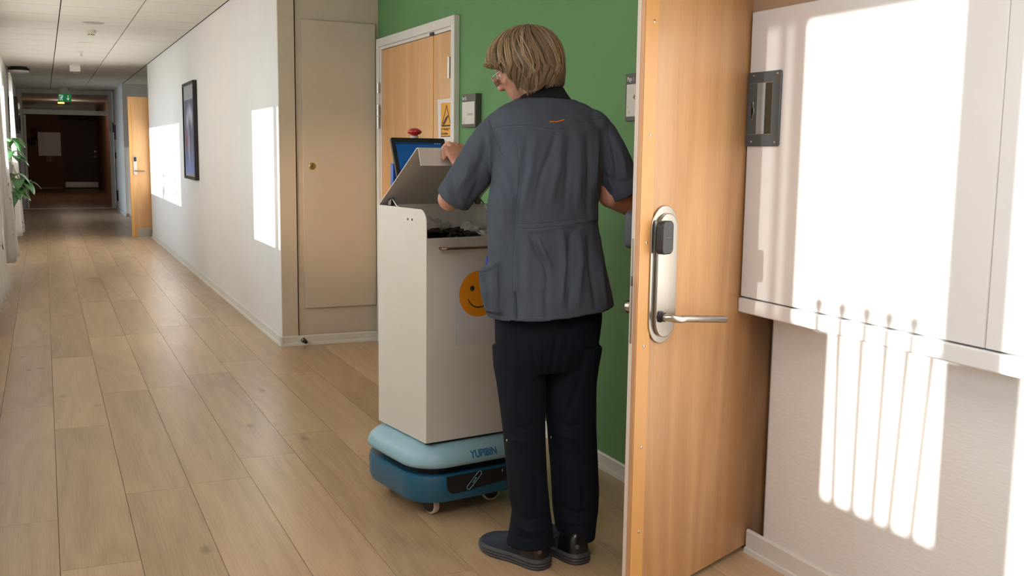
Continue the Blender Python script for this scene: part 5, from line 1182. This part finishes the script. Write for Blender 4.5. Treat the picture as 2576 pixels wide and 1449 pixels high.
# --- shoes: moulded sole, fabric toe, leather heel counter
solem = mat('dark rubber sole', s2l('#3a3c40'), .6, var=.15, vs=30, bump=.4, bs=120); solee = mat('worn pale sole edge', s2l('#a58f7e'), .7, var=.1)
leather = mat('black leather', s2l('#101216'), .28, var=.1, vs=15, coat=.3, bump=.2, bs=60); fabt = fabric('navy stretch fabric', s2l('#2c3340'), None, .8, 700)
def shoe(heel, ang, lab, side):
    d = Vector((math.sin(ang), math.cos(ang), 0)); s = Vector((math.cos(ang), -math.sin(ang), 0)); LEN = .285
    M = frame(heel, d, -s, Z_)                                 # x forward, y left, z up
    st_ = [0, .03, .09, .18, .30, .45, .60, .72, .84, .93, .985, 1.0]
    hwL = [.012, .030, .040, .043, .042, .043, .049, .053, .051, .041, .022, .007]; toe_in = [0, 0, 0, 0, 0, .001, .003, .004, .003, 0, -.002, -.003]
    def ring(i, sc, z): 
        pass
    def outline(grow, z, rise=0):
        L_ = []; R_ = []
        for i, t_ in enumerate(st_):
            x = t_*LEN+(grow if i > 6 else -grow)*(1 if i in (0, len(st_)-1) else .6); w_ = hwL[i]+grow
            zz_ = z+rise*max(0, (t_-.62)/.38)**2
            L_.append((x, w_+toe_in[i]*side, zz_)); R_.append((x, -w_+toe_in[i]*side, zz_))
        return [M @ Vector(p) for p in L_+R_[::-1]]
    T = thing_child = MB()
    so3 = MB().loft([outline(.000, .0, .016), outline(.004, .006, .015), outline(.002, .010, .014), outline(.005, .016, .012), outline(.003, .020, .010), outline(.006, .026, .008), outline(.004, .033, .004), outline(-.001, .037, .002)])
    o = bpy.data.objects.new('shoe', so3.mesh('sole_and_shoe')); return o, M, outline, T, st_, hwL, toe_in
def build_shoe(heel, ang, lab, side):
    o, M, outline, T, st_, hwL, toe_in = shoe(heel, ang, lab, side); me = o.data; bpy.data.objects.remove(o)
    so3 = mkobj('shoe', me, solem, PERS, smooth=40); so3['label'] = lab; LEN = .285
    hts = [.085, .098, .106, .110, .108, .100, .084, .072, .063, .055, .045, .034]
    vs = []; fs = []; K = 14
    for i, t_ in enumerate(st_):
        for k in range(K+1):
            a = math.pi*k/K; w_ = hwL[i]*(.99)+.001; x = t_*LEN+(.004 if i == 0 else 0)+(.010*math.sin(a) if i < 2 else 0)
            z = .030+(hts[i]-.030)*math.sin(a)**.72
            vs.append(M @ Vector((x, w_*math.copysign(abs(math.cos(a))**.8, math.cos(a))+toe_in[i]*side, z)))
    n = len(st_)
    for i in range(n-1):
        for k in range(K): q = i*(K+1)+k; fs.append((q, q+1, q+K+2, q+K+1))
    fs.append(tuple(range(K+1))); fs.append(tuple((n-1)*(K+1)+k for k in range(K, -1, -1)))
    cut = 4*(K)
    back = MB().add(vs, [f for j, f in enumerate(fs) if j < cut or j == len(fs)-2]).obj('heel_counter', leather, so3, smooth=60)
    ft = MB().add(vs, [f for j, f in enumerate(fs) if (j >= cut and j < len(fs)-2) or j == len(fs)-1])
    for v in ft.v:
        q = noise.noise(v*26); v += Vector((0, 0, .0016*q))
    up_ = ft.obj('fabric_vamp', fabt, so3, smooth=60)
    for o2 in (back, up_): o2.modifiers.new('sub', 'SUBSURF').levels = 1; o2.modifiers['sub'].render_levels = 2
    # zipper along the side and round badge on the heel
    z_ = MB()
    for k in range(14):
        t_ = k/13; x = .085+.055*t_; z_.ell(M @ Vector((x, .0425, .085-.045*t_)), (.0022, .0022, .0022), n=6, m=4)
    zo = z_.obj('zipper', chrome, so3); zo['kind'] = 'stuff'
    MB().lathe([(.0001, 0), (.007, 0), (.007, .0015), (.0001, .0015)], M @ Vector((.010, .022, .062)), (M.to_3x3() @ Vector((-.8, .6, 0))), 14).obj('heel_badge', darksteel, so3, smooth=40)
    MB().tube([M @ Vector((LEN*(.62+.36*k/8), hwL[min(11, 6+int(k/8*5))]+.003-.012*(k/8)**4, .004+.016*(k/8)**2)) for k in range(9)], .0022, 6).obj('worn_edge', solee, so3, smooth=60)
hL = (onZ(1358, 1441)+onZ(1392, 1424))/2; tL = onZ(1236, 1384)
aL = math.atan2(tL.x-hL.x, tL.y-hL.y)
hR = (onZ(1440, 1426)+onZ(1489, 1414))/2
print('SHOE ang', math.degrees(aL), hL, tL, (tL-hL).length, onZ(1427, 1409), onZ(1385, 1350))
build_shoe(hL-Vector((math.sin(aL), math.cos(aL), 0))*-.002, aL+R(3), 'left black slip-on shoe with grey fabric toe', 1)
build_shoe(hR+Vector((.006, .0, 0)), R(-13), 'right black slip-on shoe, half behind the left one', -1)
# blue pen cap and clip looking out of the hip pocket
p = onY(1226, 655, 3.0)
MB().cyl(p+Vector((0, 0, -.05)), p+Vector((0, 0, .012)), .006, 12).obj('pen', mat('blue pen plastic', s2l('#1b3fa8'), .35, var=.05), PERS, smooth=50)
